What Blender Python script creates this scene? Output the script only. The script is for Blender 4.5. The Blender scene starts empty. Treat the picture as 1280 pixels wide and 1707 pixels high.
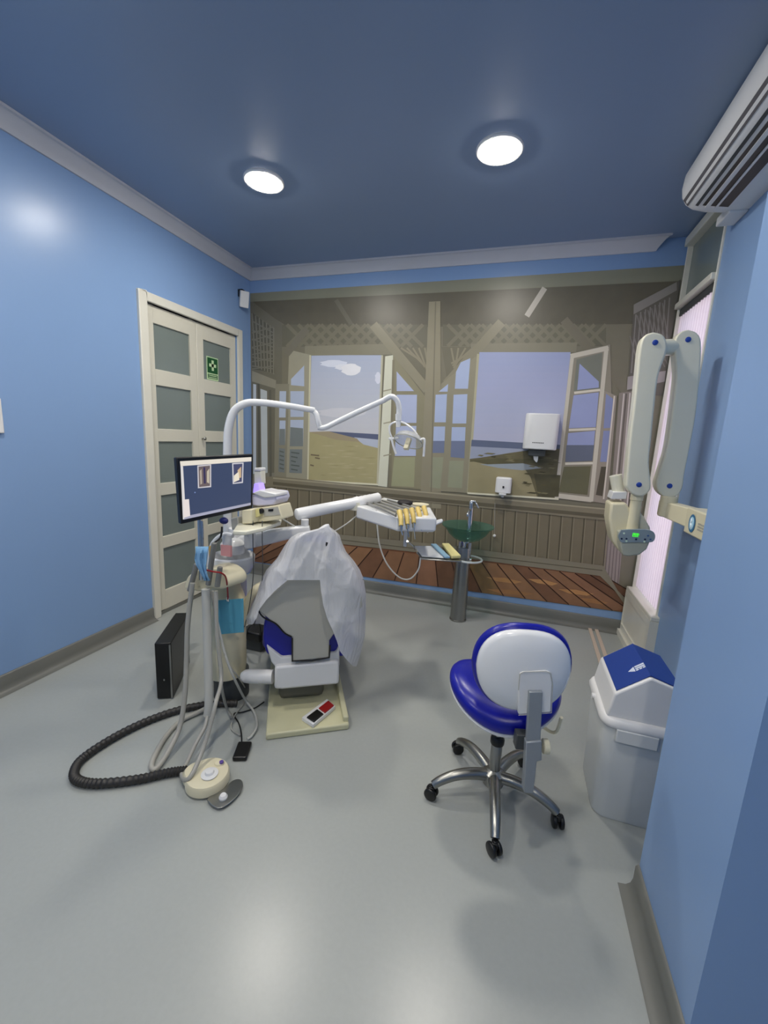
import bpy, bmesh, math, random
from mathutils import Vector, Matrix
random.seed(7)
PI = math.pi
SC = bpy.context.scene
COL = SC.collection

# ------------------------------------------------------------------ camera
CAM_H = 1.55
F_PX = 690.0
CR = Vector((0.9522, 0.3040, 0.0490))
_yaw, _pit, _rol = -.300, .178, .050
_f = Vector((math.sin(_yaw)*math.cos(_pit), math.cos(_yaw)*math.cos(_pit), -math.sin(_pit)))
_r = Vector((math.cos(_yaw), -math.sin(_yaw), 0))
_u = _r.cross(_f)
CR = _r*math.cos(_rol) + _u*math.sin(_rol)
CU = -_r*math.sin(_rol) + _u*math.cos(_rol)
CD = _f
cam_d = bpy.data.cameras.new('camera')
cam = bpy.data.objects.new('camera', cam_d)
COL.objects.link(cam)
cam_d.sensor_fit = 'VERTICAL'
cam_d.sensor_height = 36.0
cam_d.lens = F_PX/1707*36.0
cam_d.clip_start = .02
M = Matrix(((CR.x, CU.x, -CD.x, 0), (CR.y, CU.y, -CD.y, 0), (CR.z, CU.z, -CD.z, CAM_H), (0, 0, 0, 1)))
cam.matrix_world = M
SC.camera = cam

# ------------------------------------------------------------------ world, exposure
w = bpy.data.worlds.new('world'); SC.world = w; w.use_nodes = True
w.node_tree.nodes['Background'].inputs[0].default_value = (1.0, .93, .98, 1)
w.node_tree.nodes['Background'].inputs[1].default_value = 1.7
SC.view_settings.view_transform = 'Standard'
SC.view_settings.look = 'None'
SC.view_settings.gamma = 1
SC.view_settings.exposure = 0.58
LAMP = 118.0        # radiance of the downlight discs
SC.cycles.max_bounces = 10
SC.cycles.transparent_max_bounces = 16

# ------------------------------------------------------------------ surveying helpers: a sight line met with a known plane
XL, XR, YB, H = -2.68, 1.04, 3.80, 3.09
XP, YP0, YP1 = .562, 1.02, 1.466
EYE = Vector((0, 0, CAM_H))
def sight(x, y): return CD + CR*((x-640)/F_PX) - CU*((y-853.5)/F_PX)
def aY(x, y, Y): q = sight(x, y); return EYE + q*(Y/q.y)
def aX(x, y, X): q = sight(x, y); return EYE + q*(X/q.x)
def aZ(x, y, Z=0.): q = sight(x, y); return EYE + q*((Z-CAM_H)/q.z)
def aP(x, y, p0, n, k=0.):
    q = sight(x, y); return EYE + q*(((p0-EYE).dot(n)+k)/q.dot(n))

# ------------------------------------------------------------------ materials
def lin(c): 
    c = c/255.; return c/12.92 if c <= .04045 else ((c+.055)/1.055)**2.4
def rgb(t): return (lin(t[0]), lin(t[1]), lin(t[2]), 1)
MATS = {}
def mat(name, col, rough=.5, metal=0., var=.04, scale=6., bump=0., bscale=200., spec=.5, coat=0.):
    if name in MATS: return MATS[name]
    m = bpy.data.materials.new(name); m.use_nodes = True; nt = m.node_tree
    b = nt.nodes['Principled BSDF']
    b.inputs['Roughness'].default_value = rough; b.inputs['Metallic'].default_value = metal
    b.inputs['Specular IOR Level'].default_value = spec
    b.inputs['Coat Weight'].default_value = coat
    tc = nt.nodes.new('ShaderNodeTexCoord'); nz = nt.nodes.new('ShaderNodeTexNoise')
    nz.inputs['Scale'].default_value = scale; nz.inputs['Detail'].default_value = 4
    nt.links.new(tc.outputs['Object'], nz.inputs['Vector'])
    mx = nt.nodes.new('ShaderNodeMix'); mx.data_type = 'RGBA'
    c = rgb(col)
    mx.inputs['A'].default_value = tuple(max(0, v*(1-var)) for v in c[:3])+(1,)
    mx.inputs['B'].default_value = tuple(min(1, v*(1+var)) for v in c[:3])+(1,)
    nt.links.new(nz.outputs['Fac'], mx.inputs['Factor']); nt.links.new(mx.outputs['Result'], b.inputs['Base Color'])
    if bump:
        n2 = nt.nodes.new('ShaderNodeTexNoise'); n2.inputs['Scale'].default_value = bscale
        nt.links.new(tc.outputs['Object'], n2.inputs['Vector'])
        bp = nt.nodes.new('ShaderNodeBump'); bp.inputs['Strength'].default_value = bump; bp.inputs['Distance'].default_value = .002
        nt.links.new(n2.outputs['Fac'], bp.inputs['Height']); nt.links.new(bp.outputs['Normal'], b.inputs['Normal'])
    MATS[name] = m; return m
def glow(name, col, s):
    if name in MATS: return MATS[name]
    m = mat(name, col, .4)
    b = m.node_tree.nodes['Principled BSDF']
    if name.startswith('screen'):
        for l in list(b.inputs['Base Color'].links): m.node_tree.links.remove(l)
        b.inputs['Base Color'].default_value = (.01, .01, .012, 1)
    b.inputs['Emission Color'].default_value = rgb(col); b.inputs['Emission Strength'].default_value = s
    return m
def glass(name, col, rough=0.02, alpha=.35, trans=True):
    if name in MATS: return MATS[name]
    m = bpy.data.materials.new(name); m.use_nodes = True; nt = m.node_tree; nt.nodes.clear()
    o = nt.nodes.new('ShaderNodeOutputMaterial'); mx = nt.nodes.new('ShaderNodeMixShader')
    t = nt.nodes.new('ShaderNodeBsdfTransparent'); g = nt.nodes.new('ShaderNodeBsdfPrincipled')
    t.inputs[0].default_value = rgb(tuple(min(255, c+60) for c in col))
    g.inputs['Base Color'].default_value = rgb(col); g.inputs['Roughness'].default_value = rough
    lw = nt.nodes.new('ShaderNodeLayerWeight'); lw.inputs['Blend'].default_value = .35
    mr = nt.nodes.new('ShaderNodeMapRange'); mr.inputs['To Min'].default_value = alpha; mr.inputs['To Max'].default_value = min(1, alpha+.40)
    nt.links.new(lw.outputs['Facing'], mr.inputs['Value']); nt.links.new(mr.outputs['Result'], mx.inputs[0])
    nt.links.new(t.outputs[0], mx.inputs[1]); nt.links.new(g.outputs[0], mx.inputs[2]); nt.links.new(mx.outputs[0], o.inputs[0])
    MATS[name] = m; return m

M_wall = mat('blue_wall_paint', (134, 165, 208), .30, var=.03, scale=1.5, spec=.35)
M_ceil = mat('blue_ceiling_paint', (138, 158, 188), .38, var=.03, scale=1.2, spec=.4)
M_floor = mat('grey_vinyl_floor', (164, 168, 165), .29, var=.05, scale=60., spec=.55)
M_cove = mat('grey_vinyl_skirting', (112, 113, 108), .4)
M_crown = mat('white_crown_plaster', (196, 198, 206), .6)
M_trim = mat('cream_white_gloss', (222, 220, 208), .35)
M_trim2 = mat('cream_door_paint', (214, 211, 196), .35)
M_frost = mat('grey_frosted_glass', (122, 133, 130), .22, var=.06, scale=3.)
M_white = mat('white_plastic', (226, 226, 226), .32)
M_whiteg = mat('white_gloss_enamel', (232, 233, 234), .2)
M_cream = mat('cream_plastic', (224, 216, 186), .35)
M_base = mat('cream_base_plate', (206, 203, 168), .4)
M_lgrey = mat('light_grey_plastic', (182, 180, 170), .45)
M_xray = mat('greenish_white_enamel', (224, 222, 204), .25)
M_hose = mat('grey_rubber_hose', (168, 166, 158), .4)
M_hosel = mat('pale_grey_hose', (190, 190, 184), .4)
M_dgrey = mat('dark_grey_plastic', (60, 64, 66), .5)
M_black = mat('black_plastic', (14, 14, 15), .35)
M_rubber = mat('black_ribbed_rubber', (44, 42, 40), .5)
M_blue = mat('royal_blue_vinyl', (12, 20, 148), .3)
M_navy = mat('blue_lid_panel', (22, 58, 140), .4)
M_chrome = mat('chrome', (205, 207, 208), .12, 1.)
M_steel = mat('brushed_steel', (158, 158, 154), .32, 1.)
M_greymet = mat('grey_painted_metal', (150, 156, 162), .4, .3)
M_bin = mat('silver_grey_bin_plastic', (214, 217, 217), .4)
M_red = mat('red_plastic', (150, 18, 22), .4)
M_mask = mat('light_blue_mask_fabric', (126, 172, 208), .8)
M_bib = mat('sky_blue_paper', (86, 160, 186), .8)
M_paper = mat('white_paper', (226, 228, 230), .8)
M_yellow = mat('pale_yellow_gauze', (226, 216, 150), .8)
M_tip = mat('yellow_sleeve_plastic', (212, 186, 108), .4)
M_pink = mat('pink_label', (226, 160, 160), .6)
M_amber = mat('amber_liquid_container', (196, 158, 84), .35)
M_sanlt = mat('grey_panel_membrane', (138, 154, 164), .4)

# ------------------------------------------------------------------ mesh helpers
def bm_new(): return bmesh.new()
def obj(name, bm, m, parent=None, bevel=0., sharp=40, seg=2, sub=0, solid=0.):
    bmesh.ops.remove_doubles(bm, verts=bm.verts, dist=1e-6)
    bmesh.ops.recalc_face_normals(bm, faces=bm.faces)
    if parent is not None and parent.type == 'EMPTY' or parent is not None:
        W = world_of(parent)
        bm.transform(W.inverted())
    me = bpy.data.meshes.new(name); 
    for f in bm.faces: f.smooth = True
    bm.to_mesh(me); bm.free()
    me.set_sharp_from_angle(angle=math.radians(sharp))
    for mm in (m if isinstance(m, (list, tuple)) else [m]): me.materials.append(mm)
    o = bpy.data.objects.new(name, me); COL.objects.link(o)
    if parent is not None: o.parent = parent
    if solid:
        s = o.modifiers.new('solid', 'SOLIDIFY'); s.thickness = solid; s.offset = 0
    if bevel:
        b = o.modifiers.new('bevel', 'BEVEL'); b.width = bevel; b.segments = seg; b.limit_method = 'ANGLE'; b.angle_limit = math.radians(35)
    if sub:
        s = o.modifiers.new('sub', 'SUBSURF'); s.levels = sub; s.render_levels = sub
    return o
def world_of(o):
    Mx = Matrix.Translation(o.location) @ o.rotation_euler.to_matrix().to_4x4()
    return world_of(o.parent) @ Mx if o.parent else Mx
def thing(name, label, cat, loc=(0, 0, 0), group=None):
    o = bpy.data.objects.new(name, None); COL.objects.link(o); o.location = loc; o.empty_display_size = .05
    o['label'] = label; o['category'] = cat
    if group: o['group'] = group
    return o
def tag(o, label, cat, group=None):
    o['label'] = label; o['category'] = cat
    if group: o['group'] = group
    return o
def struct(o): o['kind'] = 'structure'; return o
def sempty(name, loc=(0, 0, 0)):
    o = bpy.data.objects.new(name, None); COL.objects.link(o); o.location = loc; o['kind'] = 'structure'; return o
def box(bm, lo, hi, rot=None, piv=None):
    vs = [bm.verts.new((x, y, z)) for x in (lo[0], hi[0]) for y in (lo[1], hi[1]) for z in (lo[2], hi[2])]
    for f in ((0, 1, 3, 2), (4, 6, 7, 5), (0, 4, 5, 1), (2, 3, 7, 6), (0, 2, 6, 4), (1, 5, 7, 3)): bm.faces.new([vs[i] for i in f])
    if rot is not None:
        c = Vector(piv) if piv is not None else (Vector(lo)+Vector(hi))/2
        for v in vs: v.co = c + rot @ (v.co-c)
    return vs
def obox(bm, c, ax, ay, az, sx, sy, sz):
    """box centred at c, half sizes sx.. along axes ax.."""
    c = Vector(c); vs = [bm.verts.new(c+ax*(i*sx)+ay*(j*sy)+az*(k*sz)) for i in (-1, 1) for j in (-1, 1) for k in (-1, 1)]
    for f in ((0, 1, 3, 2), (4, 6, 7, 5), (0, 4, 5, 1), (2, 3, 7, 6), (0, 2, 6, 4), (1, 5, 7, 3)): bm.faces.new([vs[i] for i in f])
def prism(bm, pts, vec, mi=0):
    pts = [Vector(p) for p in pts]; vec = Vector(vec)
    a = [bm.verts.new(p) for p in pts]; b = [bm.verts.new(p+vec) for p in pts]; n = len(a)
    fs = [bm.faces.new(a), bm.faces.new(b[::-1])]
    for i in range(n): fs.append(bm.faces.new((a[i], b[i], b[(i+1) % n], a[(i+1) % n])))
    for f in fs: f.material_index = mi
def loft(bm, rings, cap=True):
    R_ = [[bm.verts.new(Vector(p)) for p in r] for r in rings]; n = len(R_[0])
    for a, b in zip(R_[:-1], R_[1:]):
        for i in range(n): bm.faces.new((a[i], a[(i+1) % n], b[(i+1) % n], b[i]))
    if cap: bm.faces.new(R_[0][::-1]); bm.faces.new(R_[-1])
def spline(pts, n=6):
    pts = [Vector(p) for p in pts]
    if len(pts) < 3: return pts
    P_ = [pts[0]*2-pts[1]]+pts+[pts[-1]*2-pts[-2]]; out = []
    for i in range(1, len(P_)-2):
        for s in range(n):
            t = s/n; a, b, c, d = P_[i-1:i+3]
            out.append(.5*((2*b)+(c-a)*t+(2*a-5*b+4*c-d)*t*t+(3*b-a-3*c+d)*t**3))
    out.append(pts[-1]); return out
def tube(bm, pts, r, seg=10, n=6, smooth=True, flat=None):
    P_ = spline(pts, n) if smooth else [Vector(p) for p in pts]
    L = len(P_); rings = []; up = None
    for i, p in enumerate(P_):
        t = (P_[min(i+1, L-1)]-P_[max(i-1, 0)]).normalized()
        if up is None:
            up = Vector((0, 0, 1)) if abs(t.z) < .9 else Vector((1, 0, 0))
        s = t.cross(up).normalized(); up = s.cross(t).normalized()
        rr = r(i/(L-1)) if callable(r) else r
        fl = flat if flat else 1.
        rings.append([p+s*(math.cos(2*PI*k/seg)*rr)+up*(math.sin(2*PI*k/seg)*rr*fl) for k in range(seg)])
    loft(bm, rings)
def lathe(bm, prof, c, seg=28, ax=Vector((0, 0, 1)), cap=True):
    ax = Vector(ax).normalized(); s = ax.orthogonal().normalized(); u = ax.cross(s); c = Vector(c)
    loft(bm, [[c+ax*z+s*(max(r, 1e-4)*math.cos(2*PI*k/seg))+u*(max(r, 1e-4)*math.sin(2*PI*k/seg)) for k in range(seg)] for r, z in prof], cap)
def cyl(bm, a, b, r, seg=20):
    a = Vector(a); b = Vector(b); lathe(bm, [(r, 0), (r, (b-a).length)], a, seg, b-a)
def ball(bm, c, r, sx=1, sy=1, sz=1):
    g = bmesh.ops.create_uvsphere(bm, u_segments=20, v_segments=12, radius=r)
    for v in g['verts']: v.co = Vector((v.co.x*sx, v.co.y*sy, v.co.z*sz))+Vector(c)
def rrect(w_, h_, r, n=5):
    out = []
    for cx, cy, a0 in ((w_-r, h_-r, 0), (-w_+r, h_-r, 90), (-w_+r, -h_+r, 180), (w_-r, -h_+r, 270)):
        for k in range(n+1):
            a = math.radians(a0+90*k/n); out.append((cx+r*math.cos(a), cy+r*math.sin(a)))
    return out
X_, Y_, Z_ = Vector((1, 0, 0)), Vector((0, 1, 0)), Vector((0, 0, 1))

# ================================================================== SETTING
bm = bm_new(); box(bm, (-2.9, -2.4, -.1), (2.6, 4.0, 0)); struct(obj('floor', bm, M_floor))
bm = bm_new(); box(bm, (-2.9, -2.4, H), (2.6, 4.0, H+.1)); struct(obj('ceiling', bm, M_ceil))
# left wall with the opening of the folding cupboard doors
DY0, DY1, DZ = 2.53, 3.58, 2.44
bm = bm_new()
box(bm, (XL-.2, -2.4, 0), (XL, DY0, H)); box(bm, (XL-.2, DY1, 0), (XL, 4.0, H)); box(bm, (XL-.2, DY0, DZ), (XL, DY1, H)); box(bm, (XL-.2, DY0, 0), (XL-.12, DY1, DZ))
struct(obj('wall_left', bm, M_wall))
bm = bm_new(); box(bm, (XL, YB, 0), (XR+.4, YB+.2, H)); struct(obj('wall_back', bm, M_wall))
WY0, WY1, WZ0, WZ1 = 3.16, 3.775, .43, 3.02
bm = bm_new()
box(bm, (XR, 1.2, 0), (XR+.2, WY0, H)); box(bm, (XR, WY1, 0), (XR+.2, 3.8, H)); box(bm, (XR, WY0, 0), (XR+.2, WY1, WZ0)); box(bm, (XR, WY0, WZ1), (XR+.2, WY1, H))
struct(obj('wall_right', bm, M_wall))
bm = bm_new(); box(bm, (XP, YP0, 0), (2.6, YP1, H)); struct(obj('wall_pier', bm, M_wall))
bm = bm_new(); box(bm, (2.4, -2.4, 0), (2.6, YP0, H)); struct(obj('wall_side', bm, M_wall))
bm = bm_new(); box(bm, (-2.9, -2.6, 0), (2.6, -2.4, H)); struct(obj('wall_rear', bm, M_wall))

# coved vinyl skirting
def cove(name, a, b, nrm, h=.105, t=.012):
    a = Vector(a); b = Vector(b); nrm = Vector(nrm); d = .03
    prof = [(0, h), (t*.4, h), (t, h-.008), (t, .04), (t+.006, .018), (t+.02, .005), (t+.045, .0012), (0, .0012)]
    bm = bm_new(); loft(bm, [[p+nrm*x+Z_*z for x, z in prof] for p in (a, b)])
    return struct(obj(name, bm, M_cove, sharp=60))
cove('baseboard_left', (XL, -2.4, 0), (XL, DY0-.06, 0), X_)
cove('baseboard_back', (XL, YB, 0), (XR, YB, 0), -Y_, h=.115)
cove('baseboard_pier', (XP, YP1, 0), (XP, YP0, 0), -X_, h=.10)
cove('baseboard_right', (XR, YP1, 0), (XR, 3.10, 0), -X_, h=.10)
# crown moulding
def crown(name, a, b, nrm, mitre=(0, 0), hh=.085, ww=.085):
    a = Vector(a); b = Vector(b); nrm = Vector(nrm); d = (b-a).normalized()
    prof = [(0, -hh), (.012, -hh), (.018, -hh+.014), (.03, -hh+.03), (.055, -.026), (.07, -.016), (ww, -.014), (ww, 0), (0, 0)]
    bm = bm_new(); loft(bm, [[p+d*(x*m)+nrm*x+Z_*z for x, z in prof] for p, m in ((a, mitre[0]), (b, mitre[1]))])
    return struct(obj(name, bm, M_crown, sharp=25))
crown('trim_1', (XL, -2.4, H), (XL, YB, H), X_, (0, -1))
crown('trim_2', (XL, YB, H), (.82, YB, H), -Y_, (1, 1))

# ---- folding cupboard doors on the left wall
dr = sempty('door_1', (XL, (DY0+DY1)/2, 0))
bm = bm_new()
fo = .065
for lo, hi in (((XL-.10, DY0-fo, 0), (XL+.022, DY0, DZ+fo)), ((XL-.10, DY1, 0), (XL+.022, DY1+fo, DZ+fo)), ((XL-.10, DY0, DZ), (XL+.022, DY1, DZ+fo))): box(bm, lo, hi)
obj('door_frame', bm, M_trim, dr, bevel=.006)
bm = bm_new(); box(bm, (XL-.1, DY0, 0), (XL-.01, DY1, .03)); obj('threshold', bm, M_steel, dr)
mid = (DY0+DY1)/2
def leaf(y0, y1, z1=DZ-.006, z0=.035):
    xa, xb = XL-.05, XL-.012
    st = .075
    zs = [(.165, .475), (.585, .90), (1.005, 1.325), (1.435, 1.765), (1.89, 2.275)]
    zs = [(.20, .56), (.66, 1.00), (1.10, 1.43), (1.53, 1.86), (1.98, 2.31)]
    bm = bm_new()
    box(bm, (xa, y0, z0), (xb, y0+st, z1)); box(bm, (xa, y1-st, z0), (xb, y1, z1))
    prev = z0
    for a, b in zs: box(bm, (xa, y0+st, prev), (xb, y1-st, a)); prev = b
    box(bm, (xa, y0+st, prev), (xb, y1-st, z1))
    lf = obj('door_leaf', bm, M_trim2, dr, bevel=.004)
    for a, b in zs:
        bm = bm_new(); box(bm, (xa+.012, y0+st-.004, a-.004), (xb-.014, y1-st+.004, b+.004)); obj('pane', bm, M_frost, lf)
    return lf
leaf(DY0+.003, mid-.002)
lf2 = leaf(mid+.002, DY1-.003)
bm = bm_new(); lathe(bm, [(.006, 0), (.006, .02), (.014, .026), (.016, .034), (.01, .042)], (XL-.012, mid+.035, 1.46), 16, X_); obj('door_handle', bm, M_steel, lf2)

# ---- window on the right wall
wn = sempty('window_1', (XR, (WY0+WY1)/2, WZ0))
bm = bm_new()
fx0, fx1 = XR-.035, XR+.06
TZ = 2.585
box(bm, (fx0+.02, WY1-.012, WZ0), (fx1, YB-.026, WZ1+.05)); box(bm, (fx0, WY0-.0, WZ1-.01), (fx1, WY1, WZ1+.05))
box(bm, (fx0, WY0, TZ), (fx1, WY1, TZ+.04)); box(bm, (XR-.012, WY0-.008, WZ0), (fx1, WY0+.006, WZ1+.05))
obj('window_frame', bm, M_trim, wn, bevel=.005)
bm = bm_new(); box(bm, (XR+.02, WY0, TZ+.04), (XR+.03, WY1, WZ1)); obj('transom_pane', bm, M_frost, wn)
bm = bm_new(); box(bm, (XR+.0, WY0+.02, TZ-.05), (XR+.075, WY1, TZ)); obj('blind_rail', bm, M_dgrey, wn, bevel=.004)
# translucent sheer blind, vertical folds
m = bpy.data.materials.new('lilac_sheer_blind'); m.use_nodes = True; nt = m.node_tree; nt.nodes.clear()
o_ = nt.nodes.new('ShaderNodeOutputMaterial'); mx = nt.nodes.new('ShaderNodeMixShader'); tr = nt.nodes.new('ShaderNodeBsdfTranslucent'); df = nt.nodes.new('ShaderNodeBsdfDiffuse')
wv = nt.nodes.new('ShaderNodeTexWave'); wv.bands_direction = 'Y'; wv.inputs['Scale'].default_value = 14; wv.inputs['Distortion'].default_value = 1.2
tc = nt.nodes.new('ShaderNodeTexCoord'); nt.links.new(tc.outputs['Object'], wv.inputs['Vector'])
cm = nt.nodes.new('ShaderNodeMix'); cm.data_type = 'RGBA'; cm.inputs['A'].default_value = rgb((226, 212, 222)); cm.inputs['B'].default_value = rgb((246, 236, 242))
nt.links.new(wv.outputs['Fac'], cm.inputs['Factor']); nt.links.new(cm.outputs['Result'], tr.inputs[0]); nt.links.new(cm.outputs['Result'], df.inputs[0])
mx.inputs[0].default_value = .45; nt.links.new(tr.outputs[0], mx.inputs[1]); nt.links.new(df.outputs[0], mx.inputs[2]); nt.links.new(mx.outputs[0], o_.inputs[0])
M_blind = m
bm = bm_new(); N = 60; rows = []
for z in (WZ0+.012, TZ-.05):
    rows.append([bm.verts.new((XR+.012+.005*math.sin(k*1.25), WY0+.06+(WY1-WY0-.065)*k/N, z)) for k in range(N+1)])
for k in range(N): bm.faces.new((rows[0][k], rows[0][k+1], rows[1][k+1], rows[1][k]))
obj('sheer_blind', bm, M_blind, wn)
bm = bm_new(); box(bm, (XR+.10, WY0, WZ0), (XR+.106, WY1, WZ1)); obj('pane', bm, glass('clear_glass', (200, 210, 215), .02, .04), wn)
# cream panelled box below the sill
bm = bm_new()
sx = XR-.055
box(bm, (sx, WY0-.05, WZ0-.03), (fx0+.12, YB-.026, WZ0+.002))
obj('window_sill', bm, M_trim, wn, bevel=.006)
bm = bm_new()
box(bm, (sx+.012, WY0-.05, .05), (XR, YB-.026, WZ0-.03))
for lo, hi in (((sx, WY0-.05, .05), (sx+.012, YB-.026, .10)), ((sx, WY0-.05, .35), (sx+.012, YB-.026, WZ0-.03)), ((sx, WY1-.0, .10), (sx+.012, YB-.026, .35)), ((sx, WY0-.05, .10), (sx+.012, WY0-.0, .35))): box(bm, lo, hi)
box(bm, (sx-.02, WY0-.06, 0), (XR, YB-.026, .05))
obj('lower_panel', bm, M_trim, wn, bevel=.005)
bm = bm_new(); box(bm, (XR-.03, 3.04, .07), (XR, 3.09, .15)); obj('hinge_bracket', bm, M_greymet, wn)

# ================================================================== MURAL (a printed wallpaper on the back wall)
mur_cols = []; mur_idx = {}; lay_n = {}
bmM = bm_new()
def mcol(c, v=.05):
    if c not in mur_idx:
        mur_idx[c] = len(mur_cols); mur_cols.append(mat('mural_print_%d_%d_%d' % c, tuple(min(250, v*1.12) for v in c), .36, var=v, scale=9., spec=.45))
    return mur_idx[c]
def mp(pts, c, layer=1, v=.05):
    lay_n[layer] = lay_n.get(layer, 0)+1
    y = YB-.0012-.0006*layer-lay_n[layer]*5e-6
    vs = []
    for p in pts:
        q = aY(p[0], p[1], y); vs.append(bmM.verts.new((min(max(q.x, XL+.001), 1.038), y, q.z)))
    f = bmM.faces.new(vs); f.material_index = mcol(c, v)
def mline(a, b, wd, c, layer=2, wd2=None):
    a = Vector(a); b = Vector(b); n = Vector((-(b-a).y, (b-a).x)).normalized(); w2 = wd if wd2 is None else wd2
    mp([a+n*wd/2, b+n*w2/2, b-n*w2/2, a-n*wd/2], c, layer)
BGE = (128, 122, 104); DK = (88, 85, 73); LT = (142, 137, 118); MD = (112, 108, 92)
TL, TR, BR, BL = (417, 489), (1160, 441), (1066, 1025), (422, 936)
mp([TL, TR, BR, BL], MD, 0)
mp([TL, TR, (1150, 467), (417, 503)], (124, 124, 108), 2)
mp([(417, 503), (1130, 469), (1126, 500), (1060, 540), (700, 545), (480, 545), (417, 505)], (92, 88, 75), 1, .12)
for a, b in (((560, 500), (588, 545)), ((420, 520), (470, 545))): mline(a, b, 7, (104, 101, 88), 2)
mline((908, 480), (878, 527), 9, (176, 170, 158), 3)
# lattice
for (x0, x1, yt, yb) in ((470, 712, 541, 578), (738, 1010, 541, 577)):
    mp([(x0, yt), (x1, yt), (x1, yb), (x0, yb)], (100, 97, 82), 2, .1)
    x = x0-30
    while x < x1:
        a = (max(x, x0), yb if x >= x0 else yb-(x0-x)); L = yb-yt
        for s in (1, -1):
            xa, xb = (x, x+L) if s == 1 else (x+L, x)
            ya, yb_ = yb, yt
            lo_, hi_ = x0, x1
            if min(xa, xb) >= lo_ and max(xa, xb) <= hi_: mline((xa, ya), (xb, yb_), 6, (114, 110, 93), 3)
        x += 19
# centre post lattice zones
for (pts) in ([(655, 578), (716, 578), (706, 645)], [(736, 578), (812, 578), (746, 640)]):
    mp(pts, (104, 100, 84), 2, .1)
for k in range(5):
    mline((668+k*10, 580), (700+k*4, 600+k*6), 3, (128, 122, 102), 3)
    mline((800-k*12, 580), (752+k*2, 606+k*4), 3, (128, 122, 102), 3)
# header beams
mp([(508, 577), (652, 573), (652, 591), (508, 593)], (126, 122, 104), 4)
mp([(785, 573), (962, 571), (960, 587), (785, 590)], (122, 118, 101), 4)
mp([(417, 500), (470, 540), (470, 800), (420, 800)], (104, 101, 88), 1)
# left return wall lattice + bright slits
mp([(419, 520), (455, 548), (458, 622), (420, 615)], (86, 84, 74), 3)
for k in range(7):
    mline((420+k*6, 522+k*4), (426+k*5, 612+k*2), 2, (118, 115, 102), 4)
for k in range(6): mline((420, 535+k*15), (456, 555+k*12), 2, (112, 110, 98), 4)
for k in range(6): mline((420, 555+k*12), (456, 545+k*13), 2, (112, 110, 98), 4)
mp([(420, 618), (460, 634), (460, 648), (420, 636)], (134, 130, 115), 4)
mp([(422, 640), (427, 641), (427, 790), (422, 790)], (178, 184, 190), 4)
mp([(434, 648), (445, 652), (446, 788), (436, 790)], (172, 178, 180), 4)
mline((431, 640), (432, 795), 3, (86, 84, 76), 5); mline((450, 650), (451, 795), 4, (92, 90, 80), 5)
mp([(422, 790), (458, 788), (458, 812), (422, 815)], (120, 118, 106), 4)
# left opening
SKY = (160, 172, 210); SKYR = (134, 144, 196)
def bands(x0t, x1t, yt, x0b, x1b, yb, c0, c1, layer, n=14):
    for k in range(n):
        u, v = k/n, (k+1)/n
        L_ = lambda a, b, q: a+(b-a)*q
        mp([(L_(x0t, x0b, u), L_(yt, yb, u)), (L_(x1t, x1b, u), L_(yt, yb, u)), (L_(x1t, x1b, v), L_(yt, yb, v)+.3), (L_(x0t, x0b, v), L_(yt, yb, v)+.3)], tuple(int(round(L_(c0[i], c1[i], (k+.5)/n))) for i in range(3)), layer, .015)
bands(519, 637, 592, 515, 633, 725, (162, 170, 190), (186, 186, 190), 3)
for (cx, cy, rx, ry, c) in ((556, 606, 22, 6, (200, 204, 216)), (572, 612, 14, 5, (208, 210, 218)), (585, 616, 16, 10, (214, 214, 218)), (570, 688, 40, 8, (192, 192, 198)), (630, 630, 5, 10, (200, 202, 214))):
    mp([(min(cx+rx*math.cos(a*PI/8)*(1+.15*math.sin(a*3)), 636), cy+ry*math.sin(a*PI/8)) for a in range(16)], c, 4)
mp([(548, 719), (632, 724), (631, 734), (560, 726)], (86, 92, 116), 4)
mp([(590, 729), (631, 733), (630, 747), (606, 741), (598, 735)], (168, 174, 188), 5)
mp([(515, 720), (548, 719), (590, 730), (600, 737), (630, 746), (628, 808), (513, 800)], (158, 150, 112), 4, .1)
mp([(515, 720), (548, 719), (595, 731), (600, 737), (560, 733)], (150, 138, 112), 5)
for (x, y, l) in ((518, 758, 14), (525, 763, 8), (517, 775, 6)): mline((x, y), (x+l, y+1.5), 2.2, (108, 96, 76), 6)
mline((513, 801), (633, 808), 3, (206, 202, 176), 6)
mline((517, 592), (513, 801), 2.5, (188, 184, 158), 6); mline((637, 592), (629, 806), 3, (176, 172, 148), 6)
# casement pane painter
def panes(lst, c, layer=6):
    for p in lst: mp(p, c, layer)
mp([(482, 583), (519, 592), (513, 802), (474, 797)], (146, 142, 124), 5)
mp([(459, 640), (482, 640), (477, 800), (457, 796)], (128, 124, 108), 5)
panes([[(485, 632), (507, 609), (507, 644), (485, 642)], [(484, 652), (507, 652), (506, 695), (484, 695)], [(484, 700), (506, 700), (505, 744), (483, 744)]], (164, 174, 194))
panes([[(466, 652), (477, 652), (476, 696), (465, 696)], [(466, 701), (476, 701), (475, 742), (465, 742)]], (166, 176, 194))
panes([[(484, 712), (505, 714), (505, 744), (483, 744)], [(483, 749), (504, 749), (503, 789), (482, 788)], [(466, 715), (475, 715), (475, 742), (465, 742)], [(465, 747), (475, 748), (474, 788), (464, 786)]], (112, 118, 118), 7)
for k in range(5): mline((485, 754+k*7), (499-k % 3*3, 756+k*7), 2, (80, 88, 84), 8); mline((466, 752+k*7), (473, 754+k*7), 2, (86, 92, 86), 8)
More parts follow.
